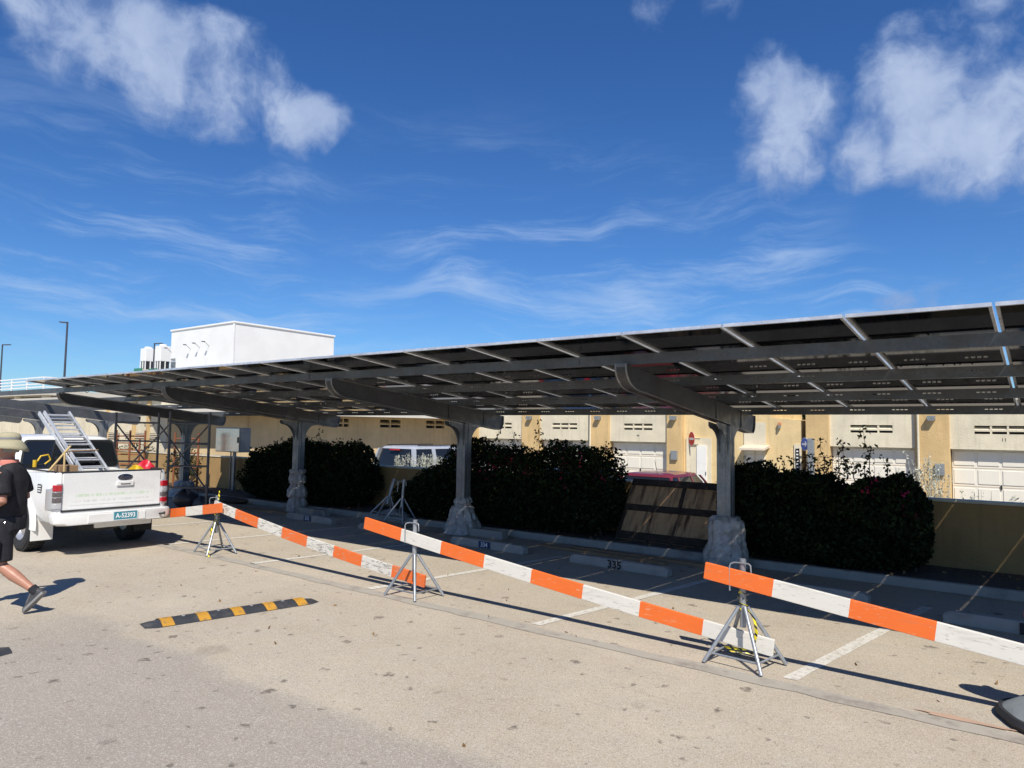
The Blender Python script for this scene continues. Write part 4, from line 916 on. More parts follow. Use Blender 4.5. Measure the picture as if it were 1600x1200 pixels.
# load in the bed
lad = thing('ladder', 'aluminium extension ladder leaning out of the pickup bed over the cab', 'ladder', tw(.30, -.07, .812))
LB, LT = Vector((.33, -.07, .82)), Vector((2.36, .02, 2.14)); ld = (LT-LB)
def lpt(t, yo, up=0.):
    p = LB + ld*t; n_ = Vector((-ld.z, 0, ld.x)).normalized(); return tw(p.x+n_.x*up, p.y+yo, p.z+n_.z*up) - lad.location
for sec, (t0, t1, up, hw_) in enumerate(((0, 1.0, 0, .235), (.04, .97, .065, .195))):
    for s_ in (-1, 1):
        q = MB(); a, c = lpt(t0, s_*hw_, up), lpt(t1, s_*hw_, up); q.bar(a, c, .028, .065); rail = q.build('rail', 'alu', lad, bevel=.005)
        q = MB(); q.bar(lpt(t0, s_*(hw_-.016), up), lpt(t1, s_*(hw_-.016), up), .012, .03); q.build('flange', 'galv', rail)
    for k in range(10):
        t = t0 + (t1-t0)*(k+.35+.25*sec)/10; MB().tube([lpt(t, -hw_+.01, up), lpt(t, hw_-.01, up)], .015, 8).build('rung', 'alu', lad, smooth=50)
MB().tube([lpt(.45, .23, -.04), lpt(.46, .235, .10), lpt(.47, -.23, .10), lpt(.46, -.235, -.04)], .012, 6).build('strap', 'carton', lad, smooth=50)
cb = thing('tool_case', 'brown carton standing in the pickup bed beside the ladder', 'carton', tw(.75, .42, .80)); 
MB().box(-.15, .15, -.13, .13, .002, .50).build('box', 'carton', cb, bevel=.006); MB().box(-.12, .12, -.176, -.171, .42, .44).build('lid_seam', 'wood', cb)
br = tag(MB().tube([tw(.5, .75, 1.22), tw(.9, .30, 1.60)], .016, 8).build('broom_handle', 'wood', None, smooth=50), 'pale wooden broom handle slanting over the pickup bed side', 'broom handle')
br2 = tag(MB().tube([tw(.5, .52, .81), tw(.52, .52, 1.53)], .015, 8).build('wooden_stake', 'wood', None, smooth=50), 'upright yellowish wooden stake standing in the pickup bed', 'stake')
sw_ = thing('hand_saw', 'yellow and black framed saw in the corner of the pickup bed', 'saw', tw(1.2, .62, 1.24))
def lo(x, y, z): return tw(x, y, z)-Vector(sw_.location)
MB().tube([lo(1.2, .68, 1.30), lo(1.2, .60, 1.44), lo(1.2, .50, 1.46), lo(1.2, .46, 1.38), lo(1.2, .54, 1.31)], .014, 8).build('saw_frame', 'yellow_plastic', sw_, smooth=50); MB().tube([lo(1.2, .68, 1.27), lo(1.2, .68, 1.38)], .03, 8).build('handle', 'yellow_plastic', sw_, smooth=50); MB().tube([lo(1.21, .66, 1.29), lo(1.21, .52, 1.32)], .009, 6).build('blade', 'black', sw_)
def lump(name, label, cat, loc, r, mats, seed, parent=None, grp=None):
    g_ = random.Random(seed); rings = []
    for i in range(9):
        ph = math.pi*i/8; ring = []
        for k in range(18):
            a = 2*math.pi*k/18; q = 1+.12*math.sin(3*a+seed)+.08*math.sin(5*a+2*ph+seed)+g_.uniform(-.03, .03)
            ring.append((r[0]*q*math.sin(ph)*math.cos(a), r[1]*q*math.sin(ph)*math.sin(a), r[2]*(1-math.cos(ph))/2*(1+.08*math.sin(4*a))))
        rings.append(ring)
    o = MB().loft(rings).build(name, mats, parent, smooth=60, loc=loc); return tag(o, label, cat, grp) if not parent else o
lump('rope_coil', 'yellow coil heaped in the pickup bed by the tailgate', 'coil', tw(.22, -.42, .81), (.12, .20, .46), 'yellow_plastic', 3)
lump('red_bag', 'dark red bag heaped behind the yellow coil in the pickup bed', 'bag', tw(.52, -.72, .81), (.13, .20, .52), 'red_plastic', 5)
tag(MB().tube([tw(.45+.04*i, -.22-.03*math.sin(i), 1.20-.02*abs(i-4)) for i in range(9)], .018, 7).build('green_rope', 'green_rope', None, smooth=50), 'green rope lying over the load in the pickup bed', 'rope')

# ================================================================== hedges and shrubs
def hedge(label, x0, x1, y0, y1, zfun, n, seed, flowers, sprigs, flower_x=None):
    g_ = np.random.default_rng(seed); cx = (x0+x1)/2
    t = thing('hedge', label, 'hedge', (cx, (y0+y1)/2, .085), group='dark clipped hedges under the carport')
    P = []
    hx, hy = (x1-x0)/2, (y1-y0)/2
    while len(P) < n:
        q = g_.uniform(-1, 1, (n, 3)); r = (np.abs(q)**6).sum(1)**(1/6.)
        keep = (r < 1) & ((r > .55) | (g_.random(n) < .5)); q = q[keep]
        X = q[:, 0]*hx; zt = np.array([zfun((x+cx)) for x in X]); lump_ = .09*np.sin(X*2.7+seed)+.06*np.sin(X*6.1+2*seed)+.05*np.sin(X*13.+3*seed)
        Y = q[:, 1]*(hy+.14*np.sin(X*3.1+q[:, 2]*4+seed)+.08*np.sin(X*8+q[:, 2]*9)); Z = .02+(q[:, 2]*.5+.5)*(zt-.085+lump_)
        P += list(np.column_stack([X, Y, Z]))
    P = np.array(P[:n]); o = bpy.data.objects.new('foliage', leaves_mesh('foliage', P, .037, 'leaf_hedge', seed)); COL.objects.link(o); o.parent = t; o['kind'] = 'stuff'
    for k in range(9):
        x = -hx*.85+hx*1.7*k/8; MB().tube([(x, 0, -.05), (x+.05, .05, .4), (x+.12*math.sin(k), -.1, .9)], [.028, .02, .008], 6).build('stem', 'bark', t)
    if flowers:
        fp = P[(P[:, 2] > np.array([zfun(x+cx) for x in P[:, 0]])*.55) & (P[:, 1] < .25*hy)]
        if flower_x: fp = fp[fp[:, 0] > flower_x-cx]
        fp = fp[g_.choice(len(fp), min(flowers, len(fp)), False)]; pts = np.repeat(fp, 5, 0)+g_.normal(0, .028, (len(fp)*5, 3))
        o = bpy.data.objects.new('flowers', leaves_mesh('flowers', pts, .024, 'bract', seed+1, aspect=.8)); COL.objects.link(o); o.parent = t; o['kind'] = 'stuff'
    for i, (sx_, h) in enumerate(sprigs):
        rr_ = random.Random(seed*100+i); zt = zfun(sx_)-.15; x = sx_-cx; y = rr_.uniform(-.2, .25)*hy; lean = rr_.uniform(-.35, .45)
        path = [(x+lean*h*(k/6)**1.5+.02*math.sin(k*2+i), y+.03*math.sin(k), zt+(h+.15)*k/6) for k in range(7)]
        s_ = MB().tube(path, [.008-.001*k for k in range(7)], 5).build('shoot', 'bark', t, smooth=60)
        pts = []
        for k in range(int(16+h*36)):
            f = rr_.uniform(.15, 1); j = f*6; a = int(min(5, j)); p = Vector(path[a]).lerp(Vector(path[a+1]), j-a); pts.append(p + Vector((rr_.gauss(0, .04), rr_.gauss(0, .04), rr_.gauss(0, .02))))
        o = bpy.data.objects.new('shoot_leaves', leaves_mesh('shoot_leaves', pts, .032, 'leaf_sprig', seed+i*7)); COL.objects.link(o); o.parent = t; o['kind'] = 'stuff'
    return t
rs = random.Random(11)
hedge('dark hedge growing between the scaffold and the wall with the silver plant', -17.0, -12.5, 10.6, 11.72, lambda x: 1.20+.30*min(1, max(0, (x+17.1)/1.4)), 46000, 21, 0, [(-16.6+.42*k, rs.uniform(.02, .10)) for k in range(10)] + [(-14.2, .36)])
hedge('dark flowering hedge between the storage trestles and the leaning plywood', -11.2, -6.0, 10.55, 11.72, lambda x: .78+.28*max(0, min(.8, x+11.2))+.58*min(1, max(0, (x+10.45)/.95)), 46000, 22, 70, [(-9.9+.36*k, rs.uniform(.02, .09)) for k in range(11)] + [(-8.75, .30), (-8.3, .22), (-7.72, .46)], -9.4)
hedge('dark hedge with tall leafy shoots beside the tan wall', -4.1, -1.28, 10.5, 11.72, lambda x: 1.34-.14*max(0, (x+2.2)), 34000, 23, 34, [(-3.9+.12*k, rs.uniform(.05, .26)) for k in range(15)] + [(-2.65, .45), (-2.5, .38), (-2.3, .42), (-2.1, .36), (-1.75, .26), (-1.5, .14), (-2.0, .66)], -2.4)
def silver_shrub(label, x, y, w_, h, n, seed, z=.9, lean=.15):
    t = thing('silver_shrub', label, 'shrub', (x, y, LOW), group='pale silver shrubs beyond the low wall'); g_ = random.Random(seed); pts = []
    for i in range(n):
        bx = g_.uniform(-w_, w_); hh = h*g_.uniform(.55, 1)*(1-.35*abs(bx/w_)); l = g_.gauss(0, lean); top = (bx+l, g_.gauss(0, .08), z-LOW+hh)
        MB().tube([(bx*.6, 0, .02), (bx, 0, (z-LOW)*.7), top], [.010, .007, .003], 5).build('twig', 'silver', t)
        for k in range(int(14+hh*55)):
            f = g_.uniform(.0, 1); p = Vector((bx, 0, (z-LOW)*.85)).lerp(Vector(top), f); pts.append(p+Vector((g_.gauss(0, .022), g_.gauss(0, .022), 0)))
    o = bpy.data.objects.new('foliage', leaves_mesh('foliage', pts, .024, 'silver', seed, aspect=.35)); COL.objects.link(o); o.parent = t; o['kind'] = 'stuff'
q = ONP(657, 720, 12.75); silver_shrub('dense low silver shrub topping the low wall in front of the pale car', q.x, 12.75, .90, .44, 60, 31, .95, .05)
q = ONP(1445, 740, 12.6); silver_shrub('tall wispy silver shrub rising over the low wall before an ochre pillar', q.x, 12.6, .38, .85, 26, 32, .86, .16)
q = ONP(1535, 770, 12.3); silver_shrub('small thin silver shrub poking over the low wall below a garage door', q.x, 12.6, .45, .34, 8, 33, .86, .10)
def bush(label, x, y, r, z0, z1, n, seed, mat='leaf_hedge', size=.04, base=0.):
    t = thing('bush', label, 'bush', (x, y, base)); g_ = np.random.default_rng(seed)
    d = g_.normal(size=(n, 3)); d /= np.linalg.norm(d, axis=1)[:, None]; P = d*(g_.random((n, 1))**.45)*np.array([[r, r*.7, (z1-z0)/2]]); P[:, 2] += (z0+z1)/2; P[:, 0] += .1*np.sin(P[:, 2]*7)
    o = bpy.data.objects.new('foliage', leaves_mesh('foliage', P, size, mat, seed)); COL.objects.link(o); o.parent = t; o['kind'] = 'stuff'
    for k in range(5): a = k*1.256; MB().tube([(0, 0, 0), (.3*r*math.cos(a), .3*r*math.sin(a), z0), (.7*r*math.cos(a), .5*r*math.sin(a), z1*.85)], [.03, .02, .008], 5).build('branch', 'bark', t)
q = ONP(288, 720, 11.5); bush('thin dark bush behind the far carport post', q.x, 11.5, .75, .35, 1.22, 900, 41)
q = ONP(205, 715, 12.6); bush('sparse dark bush below the louvred windows', q.x, 12.7, 1.1, .4, 1.25, 900, 42)
q = ONP(1262, 656, 31.5); bush('palm-like greenery rising above the set-back garden wall', q.x, 31.5, 1.0, 1.6, 4.2, 900, 43, 'palm', .22, LOW)

# ================================================================== things under the carport
# leaning plywood
pb = thing('plywood_board', 'stained brown plywood sheet with dark battens leaning on the low wall', 'plywood', (-5.15, 10.98, .09), R(-2)); tilt = math.atan2(.64, .98)
ply = MB().box(-.86, .86, -.012, .012, 0, 1.17).build('sheet', 'plywood', pb, bevel=.003); ply.rotation_euler = (-tilt, 0, 0)
M('dark_batten', (.045, .03, .02), .9, bmp=.4, dirt=(.16, .10, .06), dirt_scale=6.)
for z0, z1 in ((.0, .14), (.54, .66), (1.04, 1.165)):
    o = MB().box(-.855, .855, -.034, -.0125, z0, z1).build('batten', 'dark_batten', ply, bevel=.004)
MB().box(-.855, -.80, -.033, -.0125, .145, .535).build('edge_strip', 'dark_batten', ply); MB().box(.14, .20, -.033, -.0125, .665, 1.035).build('stud', 'dark_batten', ply)
# stored stands
src = [o for o in COL.objects if o.name == 'barrier_stand.001'][0]
for (px, py, rx, rz_, lab) in ((590, 812, -.30, 1.3, 'stored tripod stand tilting back against the dark hedge'), (617, 818, -.08, .2, 'stored tripod stand standing upright before the low wall')):
    p = G(px, py); c = copy_tree(src); c.location = (p.x, p.y+.15, .02); c.rotation_euler = (rx*.0, -rx, rz_); c['label'] = lab; c['group'] = 'tripod stands stored under the carport'
    for ch in c.children:
        ch.data = ch.data.copy(); ch.data.materials.clear(); ch.data.materials.append(MATS['trestle'])
lump('film_heap', 'crumpled heap of grey plastic film at the feet of the stored stands', 'plastic film', (G(588, 812).x+.2, G(588, 812).y+.35, .0), (.42, .24, .20), 'film', 8)
q = G(288, 795); lump('black_bag', 'shiny black bag dumped below the scaffold', 'bag', (q.x, q.y, 0), (.30, .24, .44), 'tarp', 12); lump('tool_bag', 'smaller dark grey tool bag beside the shiny black bag', 'bag', (q.x+.52, q.y+.12, 0), (.20, .16, .30), 'tool_bag', 15)
lump('debris_heap', 'low heap of dark rubble along the planting bed', 'rubble', (-16.6, 10.15, 0), (.9, .25, .14), 'soil', 17)
# switch cabinet on its strut
a_, b_ = ONP(349, 668, 11.62), ONP(385, 707, 11.62); eb = thing('electrical_cabinet', 'shiny steel electrical cabinet on a strut before the low wall', 'cabinet', ((a_.x+b_.x)/2, 11.62, .085))
M('steel_bright', (.62, .63, .64), .16, 1., bmp=.5, bscale=7.)
w2 = (b_.x-a_.x)/2; z0, z1 = b_.z-.085, a_.z-.085
MB().box(-w2, w2, -.22, .12, z0, z1).build('cabinet', 'galv', eb, bevel=.008); dr_ = MB().box(-w2+.02, w2-.02, -.235, -.222, z0+.02, z1-.02).build('door', 'steel_bright', eb, bevel=.006); MB().box(w2-.08, w2-.05, -.255, -.236, (z0+z1)/2-.08, (z0+z1)/2+.08).build('handle', 'black', dr_)
MB().box(-.05+.02, .07, -.03, .03, 0, z0).build('strut', 'galv', eb); MB().tube([(-.16, 0, .0), (-.16, 0, z0)], .022, 8).build('conduit', 'galv', eb, smooth=60); MB().box(-w2-.03, w2+.03, .121, .15, z0+.1, z0+.16).build('rail', 'galv_dark', eb)
# scaffold tower
sc_ = thing('scaffold_tower', 'grey tubular scaffold tower with crossed braces beside the pickup', 'scaffold', (-16.5, 8.4, 0))
So = Vector((-16.5, 8.4, 0)); Dp, Cp, Bp, Ap = Vector((-14.87, 8.59, 0)), Vector((-15.57, 8.06, 0)), Vector((-17.47, 8.76, 0)), Vector((-18.30, 8.12, 0))
def tb(a, b, r, n, par=sc_, m='scaffold'): return MB().tube([Vector(a)-So, Vector(b)-So], r, 8).build(n, m, par, smooth=60)
Zt = Vector((0, 0, 2.22))
for P0 in (Dp, Cp, Bp, Ap): po = tb(P0+Vector((0, 0, .03)), P0+Zt, .030, 'upright'); MB().box(-.06, .06, -.06, .06, 0, .03).build('foot_plate', 'scaffold', po, loc=P0-So)
for f1, f2 in ((Dp, Cp), (Bp, Ap)):
    for z in (.55, 1.02, 1.52, 1.97): tb(f1+Vector((0, 0, z)), f2+Vector((0, 0, z)), .022, 'rung')
for f1, f2 in ((Dp, Bp), (Cp, Ap)):
    tb(f1+Vector((0, 0, .5)), f2+Vector((0, 0, 1.95)), .019, 'brace'); tb(f1+Vector((0, 0, 1.95)), f2+Vector((0, 0, .5)), .019, 'brace')
tb(Dp+Vector((0, 0, 1.50)), Bp+Vector((0, 0, 1.50)), .019, 'ledger')
def rust_frame(px0, px1, Z, top, label):
    a, b = PZ(px0, 700, Z), PZ(px1, 700, Z); t = thing('rusty_frame', label, 'scaffold frame', (a.x, a.y, 0)); d = Vector((b.x-a.x, b.y-a.y, 0)); zt2 = PZ(px0, top, Z).z
    for e_ in (Vector((0, 0, 0)), d, d*.48): MB().tube([e_+Vector((0, 0, .0)), e_+Vector((0, 0, zt2))], .03, 8).build('upright', 'rust', t, smooth=60)
    for f in (.18, .42, .66, .9): MB().tube([Vector((0, 0, zt2*f)), d+Vector((0, 0, zt2*f))], .022, 6).build('rung', 'rust', t, smooth=60)
rust_frame(181, 226, 21.5, 672, 'rusty orange scaffold frame standing beyond the grey scaffold tower'); rust_frame(273, 310, 20.5, 676, 'rusty orange scaffold frame standing behind the far carport post'); rust_frame(150, 218, 22.5, 684, 'rusty low scaffold frame with long rungs beyond the pickup cab')

# ================================================================== parked cars beyond the wall
def car(name, label, loc, rz, L_, W_, H_, paint, suv):
    t = thing(name, label, 'car', loc, rz, 'cars parked beyond the low wall'); hw = W_/2; bl = H_*(.60 if suv else .62); r_ = .33
    b = MB().loft([plan(.06, L_-.06, hw*.93, .22, .12, .3), plan(.0, L_, hw*.98, .36, .16, .35), plan(0, L_, hw, H_*.42, .2, .4), plan(.03, L_-.05, hw*.985, bl-.06, .2, .45), plan(.08, L_-.15, hw*.95, bl, .2, .45)]).build('body', paint, t)
    for v in b.data.vertices:
        if v.co.x > L_*.70 and v.co.z > .5: v.co.z -= (v.co.z-.45)*(.22 if suv else .30)*min(1, (v.co.x-L_*.70)/(L_*.25))
        if not suv and v.co.x < L_*.08 and v.co.z > .6: v.co.z -= .02
    cut = []
    for x in (L_*.19, L_*.80):
        for s_ in (-1, 1): c = MB().lathe([(r_*1.16, .5*hw*s_), (r_*1.16, 1.4*hw*s_)], 28, (x, 0, r_), 'y').build('c', 'under'); c.parent = t; cut.append(c)
    bpy.context.view_layer.update(); bool_cut(b, cut); shade(b, 35)
    xr = .02 if suv else .12; rs_ = (.14, .30) if suv else (.32, .75)
    gr = [plan(xr, L_*.72, hw*.95, bl-.02, .16, .3), plan(xr+rs_[0]*.6, L_*.63, hw*.86, bl+(H_-bl)*.55, .18, .3), plan(xr+rs_[0], L_*.575, hw*.78, H_-.09, .2, .3)]
    MB().loft(gr).build('greenhouse', 'car_glass', t, smooth=45)
    MB().loft([plan(xr+rs_[0]-.02, L_*.58, hw*.80, H_-.095, .2, .3), plan(xr+rs_[0]+.02, L_*.56, hw*.76, H_-.03, .22, .3), plan(xr+rs_[0]+.22, L_*.50, hw*.5, H_, .2, .3)]).build('roof', paint, t, smooth=45)
    for s_ in (-1, 1):          # pillars
        for xa, xb in ((xr, xr+rs_[0]), (L_*.20, L_*.21), (L_*.42, L_*.41), (L_*.70, L_*.565)):
            wd = .16 if (suv and xa < L_*.3) else .07; xm = xa+(xb-xa)*.6; lv = ((xa, .962, bl-.02), (xm, .874, bl+(H_-bl)*.55), (xb, .80, H_-.085))
            MB().loft([[(x_-wd/2, s_*hw*k_, z_), (x_+wd/2, s_*hw*k_, z_), (x_+wd/2, s_*hw*(k_-.06), z_), (x_-wd/2, s_*hw*(k_-.06), z_)] for x_, k_, z_ in lv]).build('pillar', paint, t)
        MB().box(-.03, .10, s_*hw*.78, s_*hw*.95, bl*.72, bl*.95).build('tail_light', 'lamp_red', t, bevel=.02)
        MB().box(L_-.16, L_-.04, s_*hw*.55, s_*hw*.86, H_*.36, H_*.44).build('headlight', 'lamp_clear', t, bevel=.02)
        MB().box(L_*.66, L_*.70, s_*hw*.97, s_*hw*1.13, bl-.02, bl+.12).build('mirror', paint, t, bevel=.02)
        if suv: MB().bar((xr+.4, s_*hw*.70, H_+.02), (L_*.52, s_*hw*.70, H_+.02), .04, .03).build('roof_rail', 'black', t)
        for x in (L_*.19, L_*.80):
            wl = bpy.data.objects.new('wheel', None); COL.objects.link(wl); wl.parent = t; wl.location = (x, s_*(hw-.13), r_); wl.scale = (r_/.374, s_*.85, r_/.374); share('tyre', tyre_me, wl); share('rim', rim_me, wl)
    if suv: MB().box(xr+.02, xr+.08, -.22, .22, H_-.15, H_-.10).build('brake_light', 'lamp_red', t, bevel=.01)
    else: MB().tube([(xr+rs_[0]+.1, -.25, H_-.02), (xr+rs_[0]-.1, -.27, H_+.32)], .006, 5).build('antenna', 'black', t)
    return t
car('parked_car', 'silver white SUV with dark rear window beyond the low wall', (-17.0, 16.2, LOW), R(90), 5.0, 2.0, 1.93, 'silver_car', True)
car('parked_car', 'dark red hatchback with roof aerial behind the leaning plywood', (-8.05, 15.9, LOW), R(90), 3.9, 1.72, 1.47, 'red_car', False)
car('parked_car', 'dark blue car half hidden by the flowering hedge', (-10.75, 16.3, LOW), R(90), 4.2, 1.75, 1.46, 'blue_car', False)
car('parked_car', 'dark grey car below the garage door numbered 11', (1.1, 15.6, LOW), R(90), 4.3, 1.78, 1.50, 'grey_car', False)

# ================================================================== walking man
PX, PZm = (12-800)/152., 7.3
mo = PZ(9, 820, PZm); man = thing('person', 'man in khaki brimmed hat, black polo shirt and shorts walking past the pickup', 'person', (mo.x, mo.y, 0), math.atan2(-r0.y, -r0.x))
def skin_obj(name, chains, mat, parent, voxel=.010, smooth_it=6):
    b = MB()
    for path, rad in chains:
        P_ = [Vector(p) for p in path]; rings = []; n = 14
        for i, p in enumerate(P_):
            t = (P_[min(len(P_)-1, i+1)]-P_[max(0, i-1)]).normalized(); ref = Vector((0, 1, 0)) if abs(t.y) < .8 else Vector((0, 0, 1)); s1 = (ref - t*ref.dot(t)).normalized(); s2 = t.cross(s1)
            ra, rb = rad[i] if isinstance(rad[i], tuple) else (rad[i], rad[i])
            rings.append([p + s1*ra*math.cos(2*math.pi*k/n) + s2*rb*math.sin(2*math.pi*k/n) for k in range(n)])
        b.loft(rings)
    o = b.build(name, mat, parent); m = o.modifiers.new('r', 'REMESH'); m.mode = 'VOXEL'; m.voxel_size = voxel; m = o.modifiers.new('s', 'SMOOTH'); m.iterations = smooth_it; m.factor = .5
    mats = list(o.data.materials); bake(o)
    if not o.data.materials:
        for q_ in mats: o.data.materials.append(q_)
    o.data.polygons.foreach_set('use_smooth', [True]*len(o.data.polygons)); return o
HL, HR = Vector((.0, .10, .90)), Vector((.0, -.10, .90)); KL, AL = Vector((-.05, .11, .47)), Vector((-.42, .12, .225)); KR, AR = Vector((.26, -.10, .50)), Vector((.36, -.10, .10))
SHL, EL, WRL = Vector((-.05, .20, 1.40)), Vector((-.14, .27, 1.12)), Vector((.11, .20, 1.06)); SHR, ER, WRR = Vector((.02, -.20, 1.40)), Vector((.00, -.28, 1.12)), Vector((.22, -.17, 1.08))
def lm_(a, b, t): return a.lerp(b, t)
def leg(H_, K_, A_): return ([H_+Vector((0, 0, .04)), lm_(H_, K_, .5), K_, lm_(K_, A_, .12), lm_(K_, A_, .38), lm_(K_, A_, .8), A_], [.095, .078, .058, .054, .060, .040, .038])
def arm(S_, E_, W_): return ([S_, lm_(S_, E_, .5), E_, lm_(E_, W_, .25), lm_(E_, W_, .8), W_], [.056, .050, .042, .045, .032, .029])
torso = ([(-.02, 0, .84), (-.02, 0, .95), (.0, 0, 1.05), (.0, 0, 1.2), (-.02, 0, 1.33), (-.02, 0, 1.43), (-.005, 0, 1.47)], [(.15, .12), (.165, .125), (.16, .135), (.175, .14), (.185, .125), (.13, .09), (.06, .06)])
HC = Vector((.035, 0, 1.645))
head = [([(-.005, 0, 1.44), (.01, 0, 1.50), (.02, 0, 1.57)], [.062, .058, .06]),
        ([HC+Vector((-.01, 0, .12)), HC+Vector((-.005, 0, .105)), HC+Vector((0, 0, .06)), HC, HC+Vector((.01, 0, -.05)), HC+Vector((.022, 0, -.09)), HC+Vector((.03, 0, -.115))], [(.02, .02), (.055, .07), (.074, .093), (.076, .097), (.068, .088), (.052, .065), (.03, .035)]),
        ([HC+Vector((.085, 0, .02)), HC+Vector((.105, 0, -.012)), HC+Vector((.116, 0, -.032)), HC+Vector((.09, 0, -.045))], [.010, .013, .017, .010])]
for s_ in (1, -1): head.append(([HC+Vector((-.005, s_*.074, .03)), HC+Vector((-.01, s_*.088, .005)), HC+Vector((-.002, s_*.080, -.03))], [.012, .016, .010]))
head.append(([HC+Vector((.082, -.025, -.066)), HC+Vector((.088, 0, -.068)), HC+Vector((.082, .025, -.066))], [.008, .010, .008]))
def hand(W_, d, s_):
    d = Vector(d).normalized(); sd = Vector((0, 0, 1)) if abs(d.z) < .8 else Vector((1, 0, 0)); sd = (sd-d*sd.dot(d)).normalized(); nn = d.cross(sd)*s_; ch = [([W_, W_+d*.045, W_+d*.09], [(.032, .020), (.040, .017), (.040, .014)])]
    for k, ln in enumerate((.062, .072, .068, .052)):
        b0 = W_+d*.085+sd*(.030-.020*k); b1 = b0+d*ln*.45+nn*.008; b2 = b1+d*ln*.25+nn*ln*.35; b3 = b2+nn*ln*.35-d*ln*.08; ch.append(([b0, b1, b2, b3], [.0095, .009, .0085, .007]))
    t0 = W_+d*.03+sd*.032; ch.append(([t0, t0+d*.03+sd*.02+nn*.01, t0+d*.058+sd*.02+nn*.025], [.012, .0105, .008])); return ch
chains = [torso, leg(HL, KL, AL), leg(HR, KR, AR), arm(SHL, EL, WRL), arm(SHR, ER, WRR)] + head + hand(WRL, WRL-EL, 1) + hand(WRR, WRR-ER, -1)
chains += [([AL, AL+Vector((-.02, 0, -.02)), AL+Vector((.05, 0, -.12))], [.038, .04, .03]), ([AR, AR+Vector((.03, 0, -.05)), AR+Vector((.14, 0, -.06))], [.038, .04, .03])]
skin_obj('body', chains, 'skin', man, .0085, 3)
big_t = ([(-.02, 0, .90), (-.02, 0, .98), (-.015, 0, 1.08), (-.01, 0, 1.2), (-.025, 0, 1.33), (-.025, 0, 1.43), (-.005, 0, 1.485)], [(.178, .145), (.182, .152), (.182, .156), (.19, .150), (.196, .135), (.15, .108), (.085, .082)])
sl = lambda S_, E_: ([S_+Vector((0, -.05 if S_.y > 0 else .05, .0)), lm_(S_, E_, .35), lm_(S_, E_, .80)], [.082, .083, .086])
sh = skin_obj('shirt', [big_t, sl(SHL, EL), sl(SHR, ER)], 'shirt_black', man, .012, 5)
MB().lathe([(.085, 1.47), (.088, 1.50), (.078, 1.53), (.066, 1.50)], 20, (.0, 0, 0)).build('collar', 'collar_pink', sh, smooth=60)
lg = [(.10, .165), (.145, .165), (.145, .115), (.10, .115)]
for k, mn in enumerate(('patch_orange', 'patch_green', 'patch_teal')): MB().prism([(.11-.012*k, 1.315-.03*k), (.165-.02*k, 1.315-.03*k), (.16-.02*k, 1.285-.03*k), (.105-.012*k, 1.285-.03*k)], 'y', .10, .16).build('badge', mn, sh)
st_ = skin_obj('shorts', [([(-.01, 0, .82), (-.015, 0, .90), (-.02, 0, .97)], [(.19, .165), (.19, .165), (.18, .16)]), ([HL+Vector((0, .0, .02)), lm_(HL, KL, .5), lm_(HL, KL, .92)], [.125, .115, .105]), ([HR+Vector((0, 0, .02)), lm_(HR, KR, .5), lm_(HR, KR, .92)], [.125, .115, .105])], 'short_black', man, .012, 5)
pk = lm_(HL, KL, .55); MB().box(-.075, .075, .0, .022, -.09, .08).build('cargo_pocket', 'short_black', st_, bevel=.01, loc=(pk.x-.01, pk.y+.105, pk.z))
MB().lathe([(.006, -.004), (.012, .0), (.006, .004)], 10, (-.10, .165, .90), 'y').build('key_ring', 'chrome', st_)
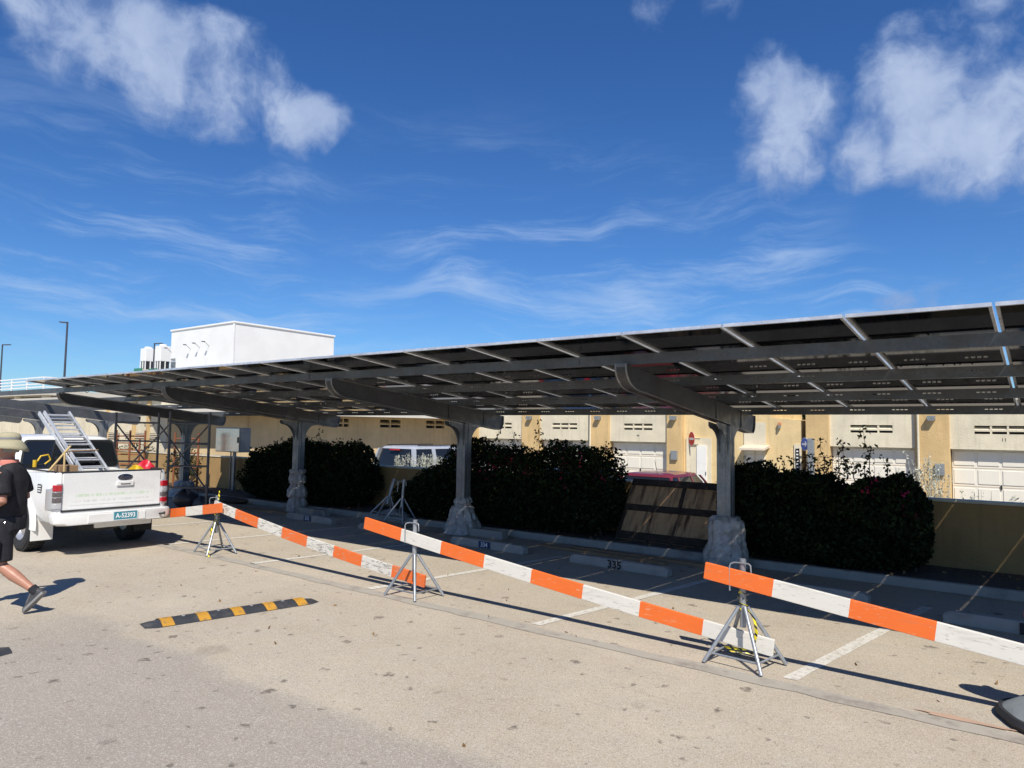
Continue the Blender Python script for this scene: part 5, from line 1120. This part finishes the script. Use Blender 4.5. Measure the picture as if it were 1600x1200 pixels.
def shoe(A_, toe, heel, parent):
    A_, toe, heel = Vector(A_), Vector(toe), Vector(heel); d = (toe-heel).normalized(); up = Vector((0, 1, 0)).cross(d)*-1
    if up.z < 0: up = -up
    up = up.normalized(); rings = []; rs2 = []
    for f, hw, hh in ((.0, .028, .05), (.06, .036, .085), (.22, .040, .10), (.38, .042, .085), (.58, .047, .062), (.78, .050, .050), (.92, .043, .042), (1.0, .022, .028)):
        c = heel + (toe-heel)*f; rings.append([c + Vector((0, hw*math.cos(a), 0)) + up*(hh*.5+hh*.5*math.sin(a)) for a in np.linspace(0, 2*math.pi, 17)[:-1]])
        rs2.append([c + Vector((0, sx*(hw+.006), 0)) + up*uz for sx, uz in ((-1, -.004), (1, -.004), (1, .022), (-1, .022))])
    o = MB().loft(rings).build('shoe', 'shoe_grey', parent, smooth=60); MB().loft(rs2).build('sole', 'sole', o, smooth=40, bevel=.004)
    for f in (.36, .42, .48, .54, .60, .66): c = heel+(toe-heel)*f; hw = .03; MB().tube([c+Vector((0, -hw, 0))+up*(.080-.02*(f-.4)/.2), c+up*(.097-.035*(f-.4)/.2), c+Vector((0, hw, 0))+up*(.080-.02*(f-.4)/.2)], .0055, 5).build('lace', 'sole', o)
    MB().tube([A_+up*.05, A_+up*-.0, A_-up*.03], [.043, .046, .045], 12).build('sock', 'short_black', parent, smooth=60)
shoe(AL, (-.33, .12, .012), (-.52, .12, .21), man); shoe(AR, (.56, -.10, .07), (.30, -.10, .012), man)
# hat, hair, glasses
hat = MB(); n = 36; rings = []
for i, (r_, h) in enumerate(((.098, .035), (.125, .028), (.150, .012), (.168, -.004))):
    rings.append([HC+Vector((r_*1.12*math.cos(a)-.012, r_*math.sin(a), .055+h-.03*math.cos(2*a)*(i/3)*-.4+.012*math.sin(3*a+.7)*(i/3)-.065*(i/3)*max(0, -math.cos(a))-.02*(i/3))) for a in np.linspace(0, 2*math.pi, n+1)[:-1]])
hat.loft(rings, 0, False); br_ = hat.build('hat_brim', 'hat_khaki', man, smooth=60); m = br_.modifiers.new('solid', 'SOLIDIFY'); m.thickness = .005
MB().loft([[HC+Vector((r_*1.14*math.cos(a)-.012, r_*math.sin(a), .05+h)) for a in np.linspace(0, 2*math.pi, n+1)[:-1]] for r_, h in ((.098, -.01), (.101, .038), (.097, .075), (.084, .102), (.055, .114), (.02, .117))]).build('hat_crown', 'hat_khaki', br_, smooth=60)
MB().lathe([(.1005, .0), (.1015, .004), (.1015, .02), (.1005, .024)], n, (0, 0, 0), 'z', 0, False).build('hat_band', 'sole', br_, smooth=60, loc=HC+Vector((-.012, 0, .092))).scale = (1.135, 1, 1)
MB().loft([[HC+Vector((-.02+r_*1.05*math.cos(a), r_*.86*math.sin(a), h)) for a in np.linspace(R(70), R(290), 20)] for r_, h in ((.098, .07), (.100, .03), (.096, -.01), (.088, -.04))], 0, False, False).build('hair', 'hair', man, smooth=60)
for s_ in (1, -1):
    gl = MB().lathe([(.026, -.004), (.028, .0), (.026, .004)], 16, HC+Vector((.092, s_*.034, .018)), 'x').build('sunglass_lens', 'car_glass', man, smooth=50)
    MB().tube([HC+Vector((.088, s_*.062, .024)), HC+Vector((.04, s_*.083, .026)), HC+Vector((-.01, s_*.088, .02))], .0035, 5).build('temple', 'black', gl)
